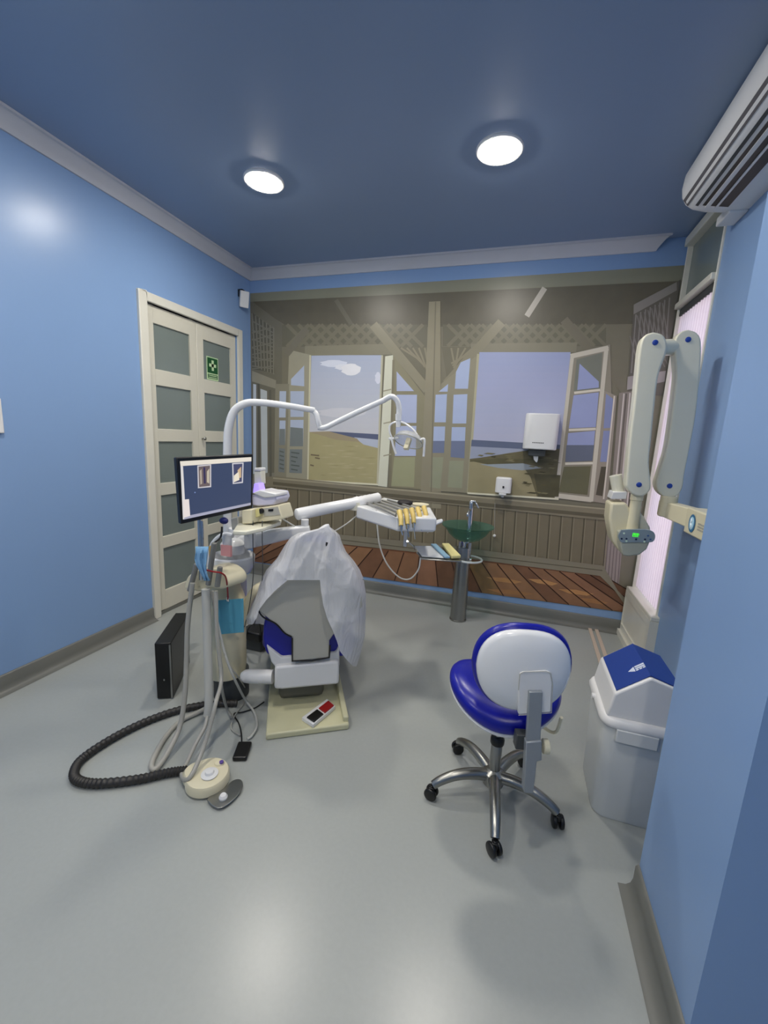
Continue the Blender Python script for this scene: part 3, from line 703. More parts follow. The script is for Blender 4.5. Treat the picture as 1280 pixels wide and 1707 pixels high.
# blue upholstery: seat + back cushion edge
bc = spline([cpt(*p, .05) for p in ((443, 1030), (470, 1035), (520, 1040), (575, 1040), (590, 1052), (590, 1080), (575, 1094), (520, 1098), (470, 1098), (447, 1092), (440, 1075), (439, 1048), (443, 1030))], 4)[:-1]
bm = bm_new(); prism(bm, bc, FV*.10); obj('back_cushion', bm, M_blue, t, bevel=.03, seg=4)
sq = [CO+FV*a+RV*b for a, b in ((.14, -.24), (.14, .23), (.70, .22), (1.1, .17), (1.15, .08), (1.15, -.10), (1.1, -.18), (.7, -.24))]
bm = bm_new(); prism(bm, [p+Z_*.34 for p in sq], Z_*.10); obj('seat_cushion', bm, M_blue, t, bevel=.03, seg=4)
# shell, widest at the shoulders
sh_px = [(500, 905), (534, 905), (566, 930), (590, 960), (602, 985), (604, 1012), (585, 1030), (556, 1058), (549, 1068), (549, 1097), (487, 1103), (487, 1062), (474, 1056), (458, 1040), (431, 1019), (432, 1008), (478, 968), (484, 930)]
bm = bm_new(); prism(bm, [cpt(*p) for p in sh_px], FV*.03); obj('backrest_shell', bm, M_lgrey, t, bevel=.006)
bm = bm_new()
tube(bm, [cpt(x, y, -.004) for x, y in ((430, 1017), (436, 1026), (444, 1032), (460, 1040), (474, 1055), (486, 1062))], .0045, 8)
tube(bm, [cpt(x, y, -.003) for x, y in ((487, 1064), (487, 1102), (520, 1101), (549, 1096), (550, 1076))], .0045, 8, smooth=False)
obj('black_edging', bm, M_black, t)
bc = spline([cpt(*p, .034) for p in ((440, 1010), (480, 960), (500, 905), (534, 905), (570, 940), (600, 985), (598, 1015), (560, 1050), (500, 1058), (455, 1035), (440, 1010))], 3)[:-1]
bm = bm_new(); prism(bm, bc, FV*.06); obj('backrest_cushion', bm, M_blue, t, bevel=.02, seg=3)
bc = spline([cpt(*p, .02) for p in ((508, 925), (508, 904), (516, 897), (532, 895), (546, 902), (548, 925), (530, 930), (508, 925))], 4)[:-1]
bm = bm_new(); prism(bm, bc, FV*.07); obj('headrest', bm, M_blue, t, bevel=.02, seg=3)
# link cylinder to the left, armrest on the left
a = cpt(408, 1127, .10); b = cpt(455, 1128, .06)
bm = bm_new(); lathe(bm, [(.02, -.02), (.034, 0), (.038, .03), (.038, (b-a).length)], a, 24, b-a); obj('link_cylinder', bm, M_white, t)
bm = bm_new(); tube(bm, [cpt(404, 1040, .22), cpt(412, 1008, .22), cpt(425, 985, .22), cpt(440, 974, .26)], .026, 12); obj('armrest', bm, M_cream, t)
# ---- plastic cover
M_film = bpy.data.materials.new('milky_plastic_film'); M_film.use_nodes = True; nt = M_film.node_tree
b_ = nt.nodes['Principled BSDF']; b_.inputs['Base Color'].default_value = rgb((248, 248, 250)); b_.inputs['Roughness'].default_value = .22
b_.inputs['Subsurface Weight'].default_value = 0
tl = nt.nodes.new('ShaderNodeBsdfTranslucent'); tl.inputs[0].default_value = rgb((246, 246, 250)); tp = nt.nodes.new('ShaderNodeBsdfTransparent')
m1 = nt.nodes.new('ShaderNodeMixShader'); m2 = nt.nodes.new('ShaderNodeMixShader'); m1.inputs[0].default_value = .28; m2.inputs[0].default_value = .17
nt.links.new(b_.outputs[0], m1.inputs[1]); nt.links.new(tl.outputs[0], m1.inputs[2]); nt.links.new(m1.outputs[0], m2.inputs[1]); nt.links.new(tp.outputs[0], m2.inputs[2])
nt.links.new(m2.outputs[0], nt.nodes['Material Output'].inputs[0])
nz = nt.nodes.new('ShaderNodeTexNoise'); nz.inputs['Scale'].default_value = 7; nz.inputs['Detail'].default_value = 3; nz.inputs['Distortion'].default_value = 1.2
bp = nt.nodes.new('ShaderNodeBump'); bp.inputs['Strength'].default_value = .6; bp.inputs['Distance'].default_value = .03
tcx = nt.nodes.new('ShaderNodeTexCoord'); mpg = nt.nodes.new('ShaderNodeMapping'); mpg.inputs['Scale'].default_value = (2.2, 2.2, .8)
nt.links.new(tcx.outputs['Object'], mpg.inputs[0]); nt.links.new(mpg.outputs[0], nz.inputs['Vector']); nt.links.new(nz.outputs['Fac'], bp.inputs['Height']); nt.links.new(bp.outputs['Normal'], b_.inputs['Normal'])
def interp(tab, y):
    for (y0, v0), (y1, v1) in zip(tab[:-1], tab[1:]):
        if y0 <= y <= y1: return v0+(v1-v0)*(y-y0)/(y1-y0)
    return tab[-1][1] if y > tab[-1][0] else tab[0][1]
OL = [(878, 541), (884, 520), (888, 498), (896, 484), (910, 474), (930, 462), (950, 444), (970, 434), (990, 428), (1010, 420), (1030, 410), (1042, 412)]
OR = [(878, 549), (884, 558), (892, 566), (905, 570), (920, 577), (935, 590), (950, 600), (965, 606), (990, 610), (1020, 610), (1060, 608), (1085, 602), (1112, 594)]
IL = [(965, 482), (970, 476), (985, 458), (1000, 444), (1016, 432), (1030, 428), (1042, 420)]
IR = [(965, 533), (985, 535), (1010, 539), (1030, 545), (1050, 554), (1070, 562), (1085, 566), (1100, 578), (1112, 590)]
def rid(v): return 1-abs(math.sin(v))**.55
def fold(x, y): return -.012*rid(x*.055+y*.018+.6)-.010*rid(x*.034-y*.041+1.3)-.006*rid(y*.06+x*.012)+.004*math.sin(x*.11)
SEAM = 540.
def fk(x, y, side=1):
    l, r_ = interp(OL, y), interp(OR, y); u = (x-(l+r_)/2)/max((r_-l)/2, 1); u = max(-1, min(1, u))
    k = -.060+.17*(abs(u)**9.0)+fold(x, y)
    # pleats falling away from the crown
    ang = math.atan2(x-543, y-870); k -= .014*rid(ang*6)*min(1, (y-878)/50.)
    k += .012*math.exp(-((x-(545-(y-890)*.16))/5.)**2)*(1 if 890 < y < 945 else 0)
    return k
def sheet(bm, ys, xl, xr, n=40, back=False):
    rows = []
    for y in ys:
        a, b = xl(y), xr(y)
        rows.append([bm.verts.new(cpt(a+(b-a)*i/n, y, (fk(a+(b-a)*i/n, y) if not back else .24-.10*abs(2*i/n-1)**3+fold(a+(b-a)*i/n, y)))) for i in range(n+1)])
    for r0, r1 in zip(rows[:-1], rows[1:]):
        for i in range(n): bm.faces.new((r0[i], r0[i+1], r1[i+1], r1[i]))
bm = bm_new()
ys1 = [878+i*(967-878)/26 for i in range(27)]
sheet(bm, ys1, lambda y: interp(OL, y), lambda y: interp(OR, y), 60)
sheet(bm, [967+i*(1041-967)/20 for i in range(21)], lambda y: interp(OL, y), lambda y: interp(IL, y), 16)
sheet(bm, [967+i*(1111-967)/34 for i in range(35)], lambda y: interp(IR, y), lambda y: interp(OR, y), 26)
sheet(bm, [880+i*(1040-880)/24 for i in range(25)], lambda y: interp(OL, y)+2, lambda y: interp(OR, y)-2, 30, True)
o = obj('plastic_cover', bm, M_film, None, sharp=180)
tag(o, 'milky plastic dust cover draped over the dental chair backrest', 'cover')
# crown tuft
t3 = bm_new(); tube(t3, [cpt(536, 886, -.02), cpt(543, 879, -.02), cpt(549, 876, -.02)], lambda s: .022*(1-.6*s), 10)
tuft = obj('gathered_tip', t3, M_film, o)
bm = bm_new(); tube(bm, [cpt(545, 904, -.062), cpt(543, 915, -.058), cpt(540, 924, -.054)], lambda s: .006*(1-s*.7), 6); tube(bm, [cpt(537, 934, -.056), cpt(536, 941, -.056)], .002, 6); obj('slit_shade', bm, M_black, o)  # black tubes stand in for the shade inside the cover's opening
for pts in ([(534, 967), (536, 1000), (545, 1036), (560, 1068), (566, 1090)], [(483, 966), (478, 940), (474, 925)], [(430, 1018), (455, 992), (481, 968)], [(572, 1020), (566, 1052), (560, 1078)]):
    pass

# ================================================================== DENTAL UNIT (column, cuspidor, holder)
UX, UY = -1.44, 1.86
t = thing('dental_unit', 'cream column dental unit with white spittoon bowl beside the chair', 'dental unit', (UX, UY, 0))
uc = aY(376, 1040, UY)
bm = bm_new(); lathe(bm, [(.10, 0), (.10, .155)], (uc.x+.01, UY+.03, 0), 28); obj('floor_base', bm, M_dgrey, t)
bm = bm_new(); lathe(bm, [(.095, .15), (.106, .155), (.112, .20), (.112, .60), (.10, .64), (.085, .68), (.08, .72)], (uc.x, UY, 0), 36); obj('body', bm, M_cream, t)
bc = aY(389, 935, UY)
bm = bm_new(); lathe(bm, [(.045, -.09), (.06, -.08), (.095, -.055), (.112, -.02), (.116, .03), (.11, .038), (.10, .028), (.085, -.02), (.04, -.045), (.01, -.05)], bc, 40, cap=False); obj('spittoon_bowl', bm, M_whiteg, t)
b2 = aY(388, 915, UY+.02)
bm = bm_new(); lathe(bm, [(.02, -.03), (.062, -.02), (.066, .03), (.05, .05), (.02, .06)], b2, 28); obj('bowl_rinse_hood', bm, M_whiteg, t)
# cup filler spout
bm = bm_new(); tube(bm, [aY(349, 950, UY-.03), aY(352, 915, UY-.03), aY(362, 898, UY-.03), aY(376, 891, UY-.03), aY(388, 893, UY-.03)], .014, 12); obj('cup_filler', bm, M_whiteg, t)
bm = bm_new(); lathe(bm, [(.022, 0), (.025, .11), (.022, .11), (.019, .005)], aY(379, 925, UY-.07), 20, cap=False); obj('water_tumbler', bm, glass('clear_plastic', (220, 224, 230), .1, .4), t)
bm = bm_new(); box(bm, tuple(aY(368, 926, UY-.10)), tuple(aY(386, 910, UY-.09)+Vector((0, .004, 0)))); obj('pink_label', bm, M_pink, t)
bm = bm_new(); lathe(bm, [(.012, 0), (.014, .09), (.01, .10)], aY(353, 940, UY-.08), 14); obj('amber_vial', bm, M_amber, t)
# main tray arm trunk: vertical post behind, carries the lower arm
pa0 = aY(396, 940, 1.98); pa1 = aY(396, 880, 1.98)
bm = bm_new(); cyl(bm, (pa0.x, pa0.y, .55), (pa1.x, pa1.y, pa1.z), .05, 24); obj('arm_post', bm, M_white, t)
# assistant holder (cream bowl-shaped console)
hY_ = 1.64
hp = spline([aY(x, y, hY_) for x, y in ((306, 981), (312, 962), (328, 951), (345, 947), (362, 950), (376, 962), (379, 975), (370, 982), (350, 981), (342, 985), (330, 986), (318, 984), (306, 981))], 4)[:-1]
bm = bm_new(); prism(bm, hp, Vector((.03, .12, 0))); obj('assistant_holder', bm, M_cream, t, bevel=.02, seg=4)
bm = bm_new(); cyl(bm, aY(360, 968, hY_+.1), Vector((uc.x, UY, aY(360, 968, hY_+.1).z)), .03, 20); obj('holder_arm', bm, M_cream, t)
for x0, y0, x1, y1 in ((328, 940, 316, 985), (357, 905, 347, 975), (367, 945, 362, 978)):
    bm = bm_new(); cyl(bm, aY(x0, y0, hY_-.02), aY(x1, y1, hY_-.03), .013, 14); obj('suction_handle', bm, mat('mid_grey_plastic', (120, 120, 116), .4), t, bevel=.003)
# device shelf
sh = [aZ(x, y, 1.06) for x, y in ((395, 884), (430, 878), (468, 868), (472, 862), (430, 862), (392, 868))]
dz = 1.045
c0 = aY(385, 872, 1.88); 
shp = [aZ(x, y, dz) for x, y in ((388, 892), (410, 893), (440, 886), (468, 876), (470, 868), (440, 868), (400, 872))]
bm = bm_new(); prism(bm, shp, Z_*.022); obj('device_shelf', bm, M_xray, t, bevel=.006)
bm = bm_new(); cc_ = sum(shp, Vector())/len(shp); cyl(bm, Vector((cc_.x-.06, cc_.y, .93)), Vector((cc_.x-.06, cc_.y, dz)), .03, 20); obj('shelf_post', bm, M_white, t)
# lower arm
j = aY(508, 883, 2.12)
a = aY(388, 906, 1.96)
bm = bm_new(); prof = rrect(.04, .045, .02); d_ = (j-a).normalized(); s_ = d_.cross(Z_).normalized(); u_ = s_.cross(d_)
loft(bm, [[a+s_*x*1.0+u_*y*1.1 for x, y in prof], [a.lerp(j, .6)+s_*x*.9+u_*y*.85 for x, y in prof], [j+s_*x*.8+u_*y*.6 for x, y in prof], [j+d_*.03+s_*x*.5+u_*y*.4 for x, y in prof]]); obj('tray_arm_lower', bm, M_whiteg, t)
bm = bm_new(); jt = aY(503, 868, 2.12); cyl(bm, j, Vector((j.x, j.y, jt.z+.01)), .022, 20); obj('arm_pivot', bm, M_white, t)
# upper arm
u0 = aY(493, 858, 2.12); u1 = aY(592, 838, 2.42)
bm = bm_new(); d_ = (u1-u0).normalized(); lathe(bm, [(.026, 0), (.034, .006), (.036, .03), (.034, (u1-u0).length-.02), (.03, (u1-u0).length+.05)], u0, 24, d_); obj('tray_arm_upper', bm, M_whiteg, t)

# ---- delivery console
CZ = 1.12
q = {k: aZ(*p, CZ) for k, p in dict(a=(594, 843), b=(640, 829), c=(718, 846), d=(728, 864), e=(662, 862)).items()}
t = thing('instrument_console', 'white instrument delivery console on a swing arm, left of the glass basin', 'console', sum(q.values(), Vector())/5-Z_*.08)
fr_dir = (q['d']-q['e']).normalized()
bm = bm_new()
low = {k: Vector((v.x, v.y, CZ-.085)) for k, v in q.items()}
cen = sum(low.values(), Vector())/5
keys = 'abcde'
loft(bm, [[cen.lerp(low[k], .93) for k in keys], [low[k]+Z_*.01 for k in keys], [q[k] for k in keys]])
obj('console_body', bm, M_whiteg, t, bevel=.012, seg=3)
bm = bm_new(); lip = [aZ(x, y, CZ+.004) for x, y in ((608, 838), (636, 832), (700, 846), (656, 858))]; prism(bm, lip, Z_*.003); obj('top_mat', bm, M_lgrey, t)
M_chan = mat('silver_instrument_channel', (150, 150, 148), .3, .6)
for k in range(5):
    a = aZ(610+k*9, 838-k*1.2, CZ+.012); b = aZ(660+k*10.5, 860-k*2.2, CZ+.012)
    bm = bm_new(); tube(bm, [a, a.lerp(b, .5)+Z_*.004, b], .006, 8); obj('hose_arm', bm, M_chan, t)
# arm carriage with scalloped collars
bm = bm_new(); c0 = aY(590, 838, 2.42); c1 = aY(633, 829, 2.56)
lathe(bm, [(.034, 0), (.036, .03), (.032, .033), (.034, .06), (.032, .063), (.034, .09), (.032, .093), (.034, .12), (.032, .123), (.033, (c1-c0).length-.01), (.024, (c1-c0).length)], c0, 24, c1-c0); obj('arm_carriage', bm, M_white, t)
bm = bm_new(); c0 = aZ(600, 847, CZ-.03); c_ = aY(592, 842, 2.42); cyl(bm, c_-Z_*.03, c_+Z_*.02, .035, 20); obj('swivel', bm, M_xray, t)
bm = bm_new(); h0 = aZ(712, 871, CZ-.04); h1 = aZ(736, 868, CZ-.04)
tube(bm, [h0+Z_*.01, h0.lerp(h1, .35)-Z_*.005, h1], .011, 10); tube(bm, [h0.lerp(h1, .2), h0.lerp(h1, .5)-Vector((.0, .03, .012)), h1+Vector((0, -.01, -.004))], .008, 8); obj('grab_handle', bm, M_whiteg, t)
bm = bm_new(); a = aZ(674, 866, CZ-.08); b = aY(679, 908, a.y+.03); obox(bm, (a+b)/2, X_, Y_, Z_, .011, .009, abs(a.z-b.z)/2+.01); obj('tray_post', bm, M_white, t, bevel=.004)
# handpieces
names = ['leftmost', 'second from the left', 'middle', 'second from the right', 'rightmost']
for k in range(5):
    x, y = 667+k*10.3, 862-k*1.8
    a = aZ(x, y-3, CZ+.018); 
    dn = Vector((.10, -.30, -.65)).normalized()
    out = Vector((.35, -.75, -.40)).normalized()
    h = thing('dental_handpiece', '%s of the five yellow-sleeved handpieces hanging on the console front' % names[k], 'handpiece', a, 'handpieces on the instrument console')
    bm = bm_new(); tube(bm, [a-out*.035, a, a+out*.03, a+out*.045+dn*.03], lambda s: .0165-.004*s, 10); obj('yellow_sleeve', bm, M_tip, h)
    p1 = a+out*.045+dn*.03
    bm = bm_new(); tube(bm, [p1-dn*.004, p1+dn*.025], .007, 8); tube(bm, [p1+dn*.02, p1+dn*(.05+.02*(k % 3))+X_*.01], .003, 6); obj('steel_tip', bm, M_chrome, h)
# dark object on the mat under a clear stand
c = aZ(675, 838, CZ+.02)
bm = bm_new(); ball(bm, c, .045, 1.15, 1.0, .45); 
tag(obj('black_glove', bm, mat('black_latex', (26, 22, 24), .6, bump=.4, bscale=30), sub=1), 'crumpled black glove lying on top of the white instrument console', 'glove')
c = aZ(700, 842, CZ+.008)
bm = bm_new(); lathe(bm, [(.03, 0), (.056, .003), (.058, .008), (.05, .006)], c, 24); tag(obj('cream_saucer', bm, M_cream), 'small cream dish at the rear right of the instrument console', 'dish')
# coiled loose hose under console
pts = [aY(627, 850, 2.30), aY(629, 880, 2.28), aY(633, 910, 2.26), aY(645, 940, 2.25), aY(665, 962, 2.25), aY(683, 965, 2.26), aY(697, 950, 2.28), aY(701, 930, 2.30)]
bm = bm_new(); tube(bm, pts, .0045, 8); tag(obj('instrument_hose', bm, M_hosel), 'thin pale hose looping down below the instrument console', 'hose')
pts = [aY(472, 866, 2.05), aY(500, 882, 2.12), aY(520, 889, 2.17), aY(548, 889, 2.24), aY(575, 875, 2.32), aY(594, 860, 2.42)]
bm = bm_new(); tube(bm, pts, .0045, 8); tag(obj('supply_cable', bm, M_hosel), 'thin pale cable sagging behind the covered chair between shelf and console', 'cable')
# instrument tray
TZ_ = .86
tp_ = [aZ(x, y, TZ_) for x, y in ((688, 910), (702, 931), (770, 936), (752, 911))]
t = thing('instrument_tray', 'flat steel instrument tray hanging below the console, before the basin', 'tray', sum(tp_, Vector())/4)
bm = bm_new(); prism(bm, tp_, -Z_*.008); obj('tray_plate', bm, M_steel, t, bevel=.003)
bm = bm_new(); tube(bm, [aY(679, 902, 2.30), aZ(690, 912, TZ_+.02), aZ(696, 922, TZ_+.004)], .007, 8); obj('tray_hanger', bm, M_chrome, t)
c = sum(tp_, Vector())/4
pp = [aZ(x, y, TZ_+.003) for x, y in ((690, 911), (703, 928), (740, 931), (722, 911))]
bm = bm_new(); prism(bm, pp, Z_*.004); tag(obj('paper_sheet', bm, M_paper, bevel=.001), 'white paper sheet on the left half of the steel instrument tray', 'paper')
bm = bm_new(); prism(bm, [aZ(x, y, TZ_+.009) for x, y in ((718, 909), (727, 909), (750, 931), (741, 931))], Z_*.012); tag(obj('blue_pouch', bm, mat('pale_blue_pouch', (150, 190, 214), .5), bevel=.003), 'narrow pale blue pouch between paper and yellow gauze on the tray', 'pouch')
bm = bm_new(); prism(bm, [aZ(x, y, TZ_+.004) for x, y in ((736, 910), (748, 910), (768, 931), (752, 932))], Z_*.020); tag(obj('yellow_gauze', bm, M_yellow, bevel=.005), 'pale yellow folded gauze on the right end of the instrument tray', 'gauze')

# ================================================================== OPERATING LIGHT
LP = [(379, 900, 1.98), (379, 800, 1.98), (379, 755, 1.98), (381, 715, 1.98), (390, 686, 1.99), (408, 673, 2.01), (430, 671, 2.04), (470, 675, 2.10), (524, 684, 2.20)]
t = thing('operating_light', 'white jointed arm lamp with a clear reflector head over the chair', 'dental lamp', aY(379, 900, 1.98))
bm = bm_new(); tube(bm, [aY(*p) for p in LP], lambda s: .0235 if s < .35 else .0235-.007*(s-.35)/.65, 14); obj('curved_pole', bm, M_whiteg, t)
P2 = [(520, 683, 2.20), (527, 690, 2.20), (530, 702, 2.20), (533, 712, 2.21)]
bm = bm_new(); tube(bm, [aY(*p) for p in P2], .015, 12); obj('elbow', bm, M_whiteg, t)
bm = bm_new(); tube(bm, [aY(530, 712, 2.205), aY(541, 713, 2.22), aY(560, 704, 2.24), aY(600, 685, 2.29), aY(640, 667, 2.34)], .0155, 12, 3); obj('spring_arm', bm, M_whiteg, t)
bm = bm_new(); tube(bm, [aY(638, 668, 2.34), aY(652, 661, 2.35), aY(661, 667, 2.36), aY(665, 680, 2.37), aY(665, 692, 2.37)], .0155, 12); obj('wrist', bm, M_whiteg, t)
bm = bm_new(); h0 = aY(664, 690, 2.37); h1 = aY(664, 712, 2.37); lathe(bm, [(.018, 0), (.018, (h0-h1).length*.5), (.0145, (h0-h1).length*.52), (.0145, (h0-h1).length)], h0, 18, h1-h0); obj('head_mount', bm, M_whiteg, t)
LY = 2.37
bm = bm_new(); tube(bm, [aY(x, y, LY) for x, y in ((655, 733), (650, 722), (649, 712), (653, 706), (662, 703), (673, 705), (684, 712), (692, 720), (698, 730))], .0055, 8); obj('yoke', bm, M_whiteg, t)
bm = bm_new(); tube(bm, [aY(x, y, LY) for x, y in ((664, 730), (654, 731), (649, 731), (653, 734), (656, 745), (660, 757))], .0068, 8); obj('grab_handle', bm, M_whiteg, t)
bm = bm_new(); tube(bm, [aY(x, y, LY-.02) for x, y in ((700, 733), (707, 732), (707, 745), (706, 761))], .0065, 8); obj('grab_handle', bm, M_whiteg, t)
rc = aY(681, 735, LY); ax = Vector((-.12, -.45, -.85)).normalized()
bm = bm_new(); lathe(bm, [(.012, -.045), (.04, -.04), (.07, -.022), (.084, .004), (.087, .004), (.072, -.028), (.04, -.046), (.012, -.05)], rc, 36, ax, cap=False); obj('reflector', bm, glass('clear_reflector', (214, 216, 214), .08, .20), t)
bm = bm_new(); lathe(bm, [(.085, .002), (.089, .004), (.085, .009)], rc, 36, ax, cap=False); obj('reflector_rim', bm, mat('pale_clear_rim', (206, 204, 192), .2), t)
bm = bm_new(); obox(bm, rc+ax*.02, X_, ax.cross(X_).normalized(), ax, .014, .014, .035); obj('bulb_holder', bm, M_cream, t, bevel=.003)

# ================================================================== DEVICES ON THE SHELF
dz1 = dz+.023
t = thing('scaler_unit', 'cream boxy scaler device with a dark display on the shelf by the monitor', 'device', aZ(430, 875, dz1))
fp = [aY(x, y, Y) for x, y, Y in ((403, 850, 1.78), (418, 852, 1.76), (420, 875, 1.76), (403, 873, 1.78))]
def dbox(bm, px, Y, dep, dv=Y_):
    prism(bm, [aY(x, y, Y) for x, y in px], dv*dep)
bm = bm_new(); dbox(bm, ((402, 851), (419, 849), (420, 873), (403, 874)), 1.80, .10); obj('side_case', bm, M_cream, t, bevel=.006)
bm = bm_new(); dbox(bm, ((434, 846), (464, 842), (470, 861), (470, 866), (437, 870), (420, 872), (420, 850)), 1.86, .12); obj('main_case', bm, M_cream, t, bevel=.005)
bm = bm_new(); dbox(bm, ((437, 848), (463, 845), (467, 858), (440, 861)), 1.857, .004); f_ = obj('front_panel', bm, M_lgrey, t)
bm = bm_new(); dbox(bm, ((447, 849), (455, 848.4), (455, 852), (447, 852.6)), 1.854, .003); obj('display', bm, M_black, f_)
bm = bm_new(); c = aY(435, 852, 1.845); lathe(bm, [(.014, .008), (.014, -.006), (.010, -.009)], c, 20, Y_); obj('dial', bm, M_black, t)
bm = bm_new(); dbox(bm, ((421, 850), (432, 847), (433, 860), (423, 864)), 1.835, .03); obj('yellowed_holder', bm, mat('yellowed_plastic', (214, 206, 146), .4), t, bevel=.004)
t = thing('lidded_device', 'white flat device with a violet glow stacked on the cream scaler', 'device', aY(440, 842, 1.9))
bm = bm_new(); dbox(bm, ((418, 826), (440, 820), (458, 822), (461, 832), (456, 842), (430, 844), (418, 842)), 1.87, .14); obj('case', bm, mat('cool_white_plastic', (214, 212, 232), .3), t, bevel=.008, seg=3)
bm = bm_new(); dbox(bm, ((420, 822), (432, 817), (459, 823), (460, 828), (440, 830)), 1.86, .12); obj('lid', bm, M_white, t, bevel=.005)
bm = bm_new(); dbox(bm, ((423, 806), (431, 806), (434, 818), (430, 821), (421, 822)), 1.90, .05); obj('violet_light', bm, glow('violet_glow', (150, 130, 240), .9), t, bevel=.004)
t = thing('dispenser_bottle', 'pale square bottle standing behind the right edge of the monitor', 'bottle', aY(428, 808, 1.95))
bm = bm_new(); dbox(bm, ((423, 784), (434, 783), (435, 808), (423, 808)), 1.94, .05); obj('body', bm, M_xray, t, bevel=.006)
bm = bm_new(); dbox(bm, ((424, 780), (433, 780), (434, 785), (423, 785)), 1.935, .055); obj('cap', bm, M_white, t, bevel=.004)
bm = bm_new(); ball(bm, aY(373, 868, 1.72), .022, 1.1, .8, .8); tag(obj('camera_holder', bm, mat('dark_blue_rubber', (16, 24, 96), .5), bevel=.0), 'small royal blue clamp hanging beneath the monitor', 'clamp')
bm = bm_new(); dbox(bm, ((384, 864), (396, 862), (398, 880), (386, 884)), 1.80, .05); tag(obj('grey_clip_box', bm, M_lgrey, bevel=.006), 'small grey box between the blue clamp and the cream scaler', 'box')

# ================================================================== MONITOR
mTL, mTR, mBR, mBL = aP(294, 763, Vector((-1.46, 1.50, 0)), Vector((.93, -.37, 0))), 0, 0, 0
m0 = aY(294, 763, 1.50); m1 = aY(422, 757, 1.87)
ud = Vector((m1.x-m0.x, m1.y-m0.y, 0)).normalized(); mn = Vector((ud.y, -ud.x, 0))   # faces the camera
def mpt(x, y, k=0.): return aP(x, y, m0, mn, k)
t = thing('monitor', 'black framed monitor on a chrome pole showing two dental x-rays', 'monitor', (m0+m1)/2-Z_*.35)
bm = bm_new(); prism(bm, [mpt(*p) for p in ((294, 763), (422, 757), (421, 847), (302, 874))], -mn*.03); obj('bezel', bm, M_black, t, bevel=.004)
def scr(px, c, k, name='image', parent=None, s=.62, gl=True):
    bm = bm_new(); prism(bm, [mpt(x, y, k) for x, y in px], -mn*.0006)
    return obj(name, bm, glow('screen_%d_%d_%d' % c, c, s), parent)
sp = scr(((300, 769), (419, 763), (418, 842), (306, 866)), (58, 70, 100), .0012, 'screen', t)
scr(((300, 769), (419, 762), (419, 769), (301, 777)), (236, 228, 214), .0022, 'title_bar', sp)
scr(((301, 777), (305, 777), (310, 865), (305, 866)), (224, 220, 218), .0022, 'side_bar', sp)
scr(((306, 833), (315, 832), (317, 860), (307, 863)), (236, 226, 222), .0030, 'tool_box', sp)
scr(((307, 861), (418, 838), (418, 842), (307, 866)), (170, 170, 190), .0024, 'task_bar', sp)
x1_ = scr(((329, 776), (352, 774), (352, 812), (330, 814)), (206, 202, 206), .0030, 'left_xray', sp)
scr(((331, 778), (350, 776), (350, 810), (332, 812)), (110, 96, 96), .0038, 'film', x1_)
x2_ = scr(((387, 772), (406, 771), (405, 805), (388, 807)), (206, 204, 210), .0030, 'right_xray', sp)
scr(((389, 774), (404, 773), (403, 803), (390, 805)), (70, 72, 104), .0038, 'film', x2_)
for px, c in ((((333, 785), (336, 782), (337, 806), (334, 808)), (176, 164, 150)), (((339, 779), (342, 779), (343, 806), (340, 806)), (52, 46, 84)), (((345, 786), (349, 781), (349, 806), (345, 804)), (196, 186, 166))):
    scr(px, c, .0046, 'tooth_shape', x1_)
for px, c in ((((390, 793), (398, 786), (399, 800), (390, 804)), (238, 228, 208)), (((396, 784), (402, 778), (402, 796), (398, 797)), (206, 178, 142))):
    scr(px, c, .0046, 'tooth_shape', x2_)
scr(((324, 820), (326, 820), (326, 822), (324, 822)), (120, 140, 190), .003, 'pointer', sp)
pz = mpt(333, 868, -.045); 
bm = bm_new(); cyl(bm, (pz.x, pz.y, .80), (pz.x, pz.y, pz.z+.15), .011, 16); cyl(bm, (pz.x+.014, pz.y, .80), (pz.x+.014, pz.y, pz.z), .006, 12); obj('pole', bm, M_chrome, t)
bm = bm_new(); obox(bm, (pz.x, pz.y+.0, pz.z+.15), ud, mn, Z_, .06, .016, .06); obj('mount_plate', bm, M_dgrey, t)

# face mask hanging over the pole
t = None
ym = 1.50
mt = [(911, 326, 347), (922, 326, 346), (932, 324, 345), (942, 327, 344), (952, 333, 344), (960, 337, 346), (968, 341, 350)]
bm = bm_new(); rows = []
for j_, (y, xa, xb) in enumerate(mt):
    rows.append([bm.verts.new(aY(xa+(xb-xa)*i/10, y, ym+.008*math.sin(i*1.1+j_*.3)-.006*(j_ % 2))) for i in range(11)])
for r0, r1 in zip(rows[:-1], rows[1:]):
    for i in range(10): bm.faces.new((r0[i], r0[i+1], r1[i+1], r1[i]))
tag(obj('face_mask', bm, M_mask, solid=.003), 'light blue surgical mask hanging on the pole under the monitor', 'mask')
# red lanyard with blue sheet
pts = [aY(339, 949, 1.54), aY(355, 953, 1.54), aY(368, 955, 1.56), aY(376, 962, 1.60), aY(379, 980, 1.66), aY(380, 999, 1.70)]
t = thing('patient_bib', 'sky blue paper bib hanging on a red cord before the unit column', 'bib', aY(383, 1028, 1.70))
bm = bm_new(); prism(bm, [aY(x, y, 1.705) for x, y in ((361, 1001), (405, 998), (406, 1054), (361, 1058))], Y_*.004); obj('paper_sheet', bm, M_bib, t)
bm = bm_new(); tube(bm, pts, .004, 8); obj('red_cord', bm, M_red, t)
bm = bm_new(); c = aY(380, 1000, 1.70); box(bm, (c.x-.008, c.y-.004, c.z-.008), (c.x+.008, c.y+.004, c.z+.018)); obj('clip', bm, M_chrome, t, bevel=.002)
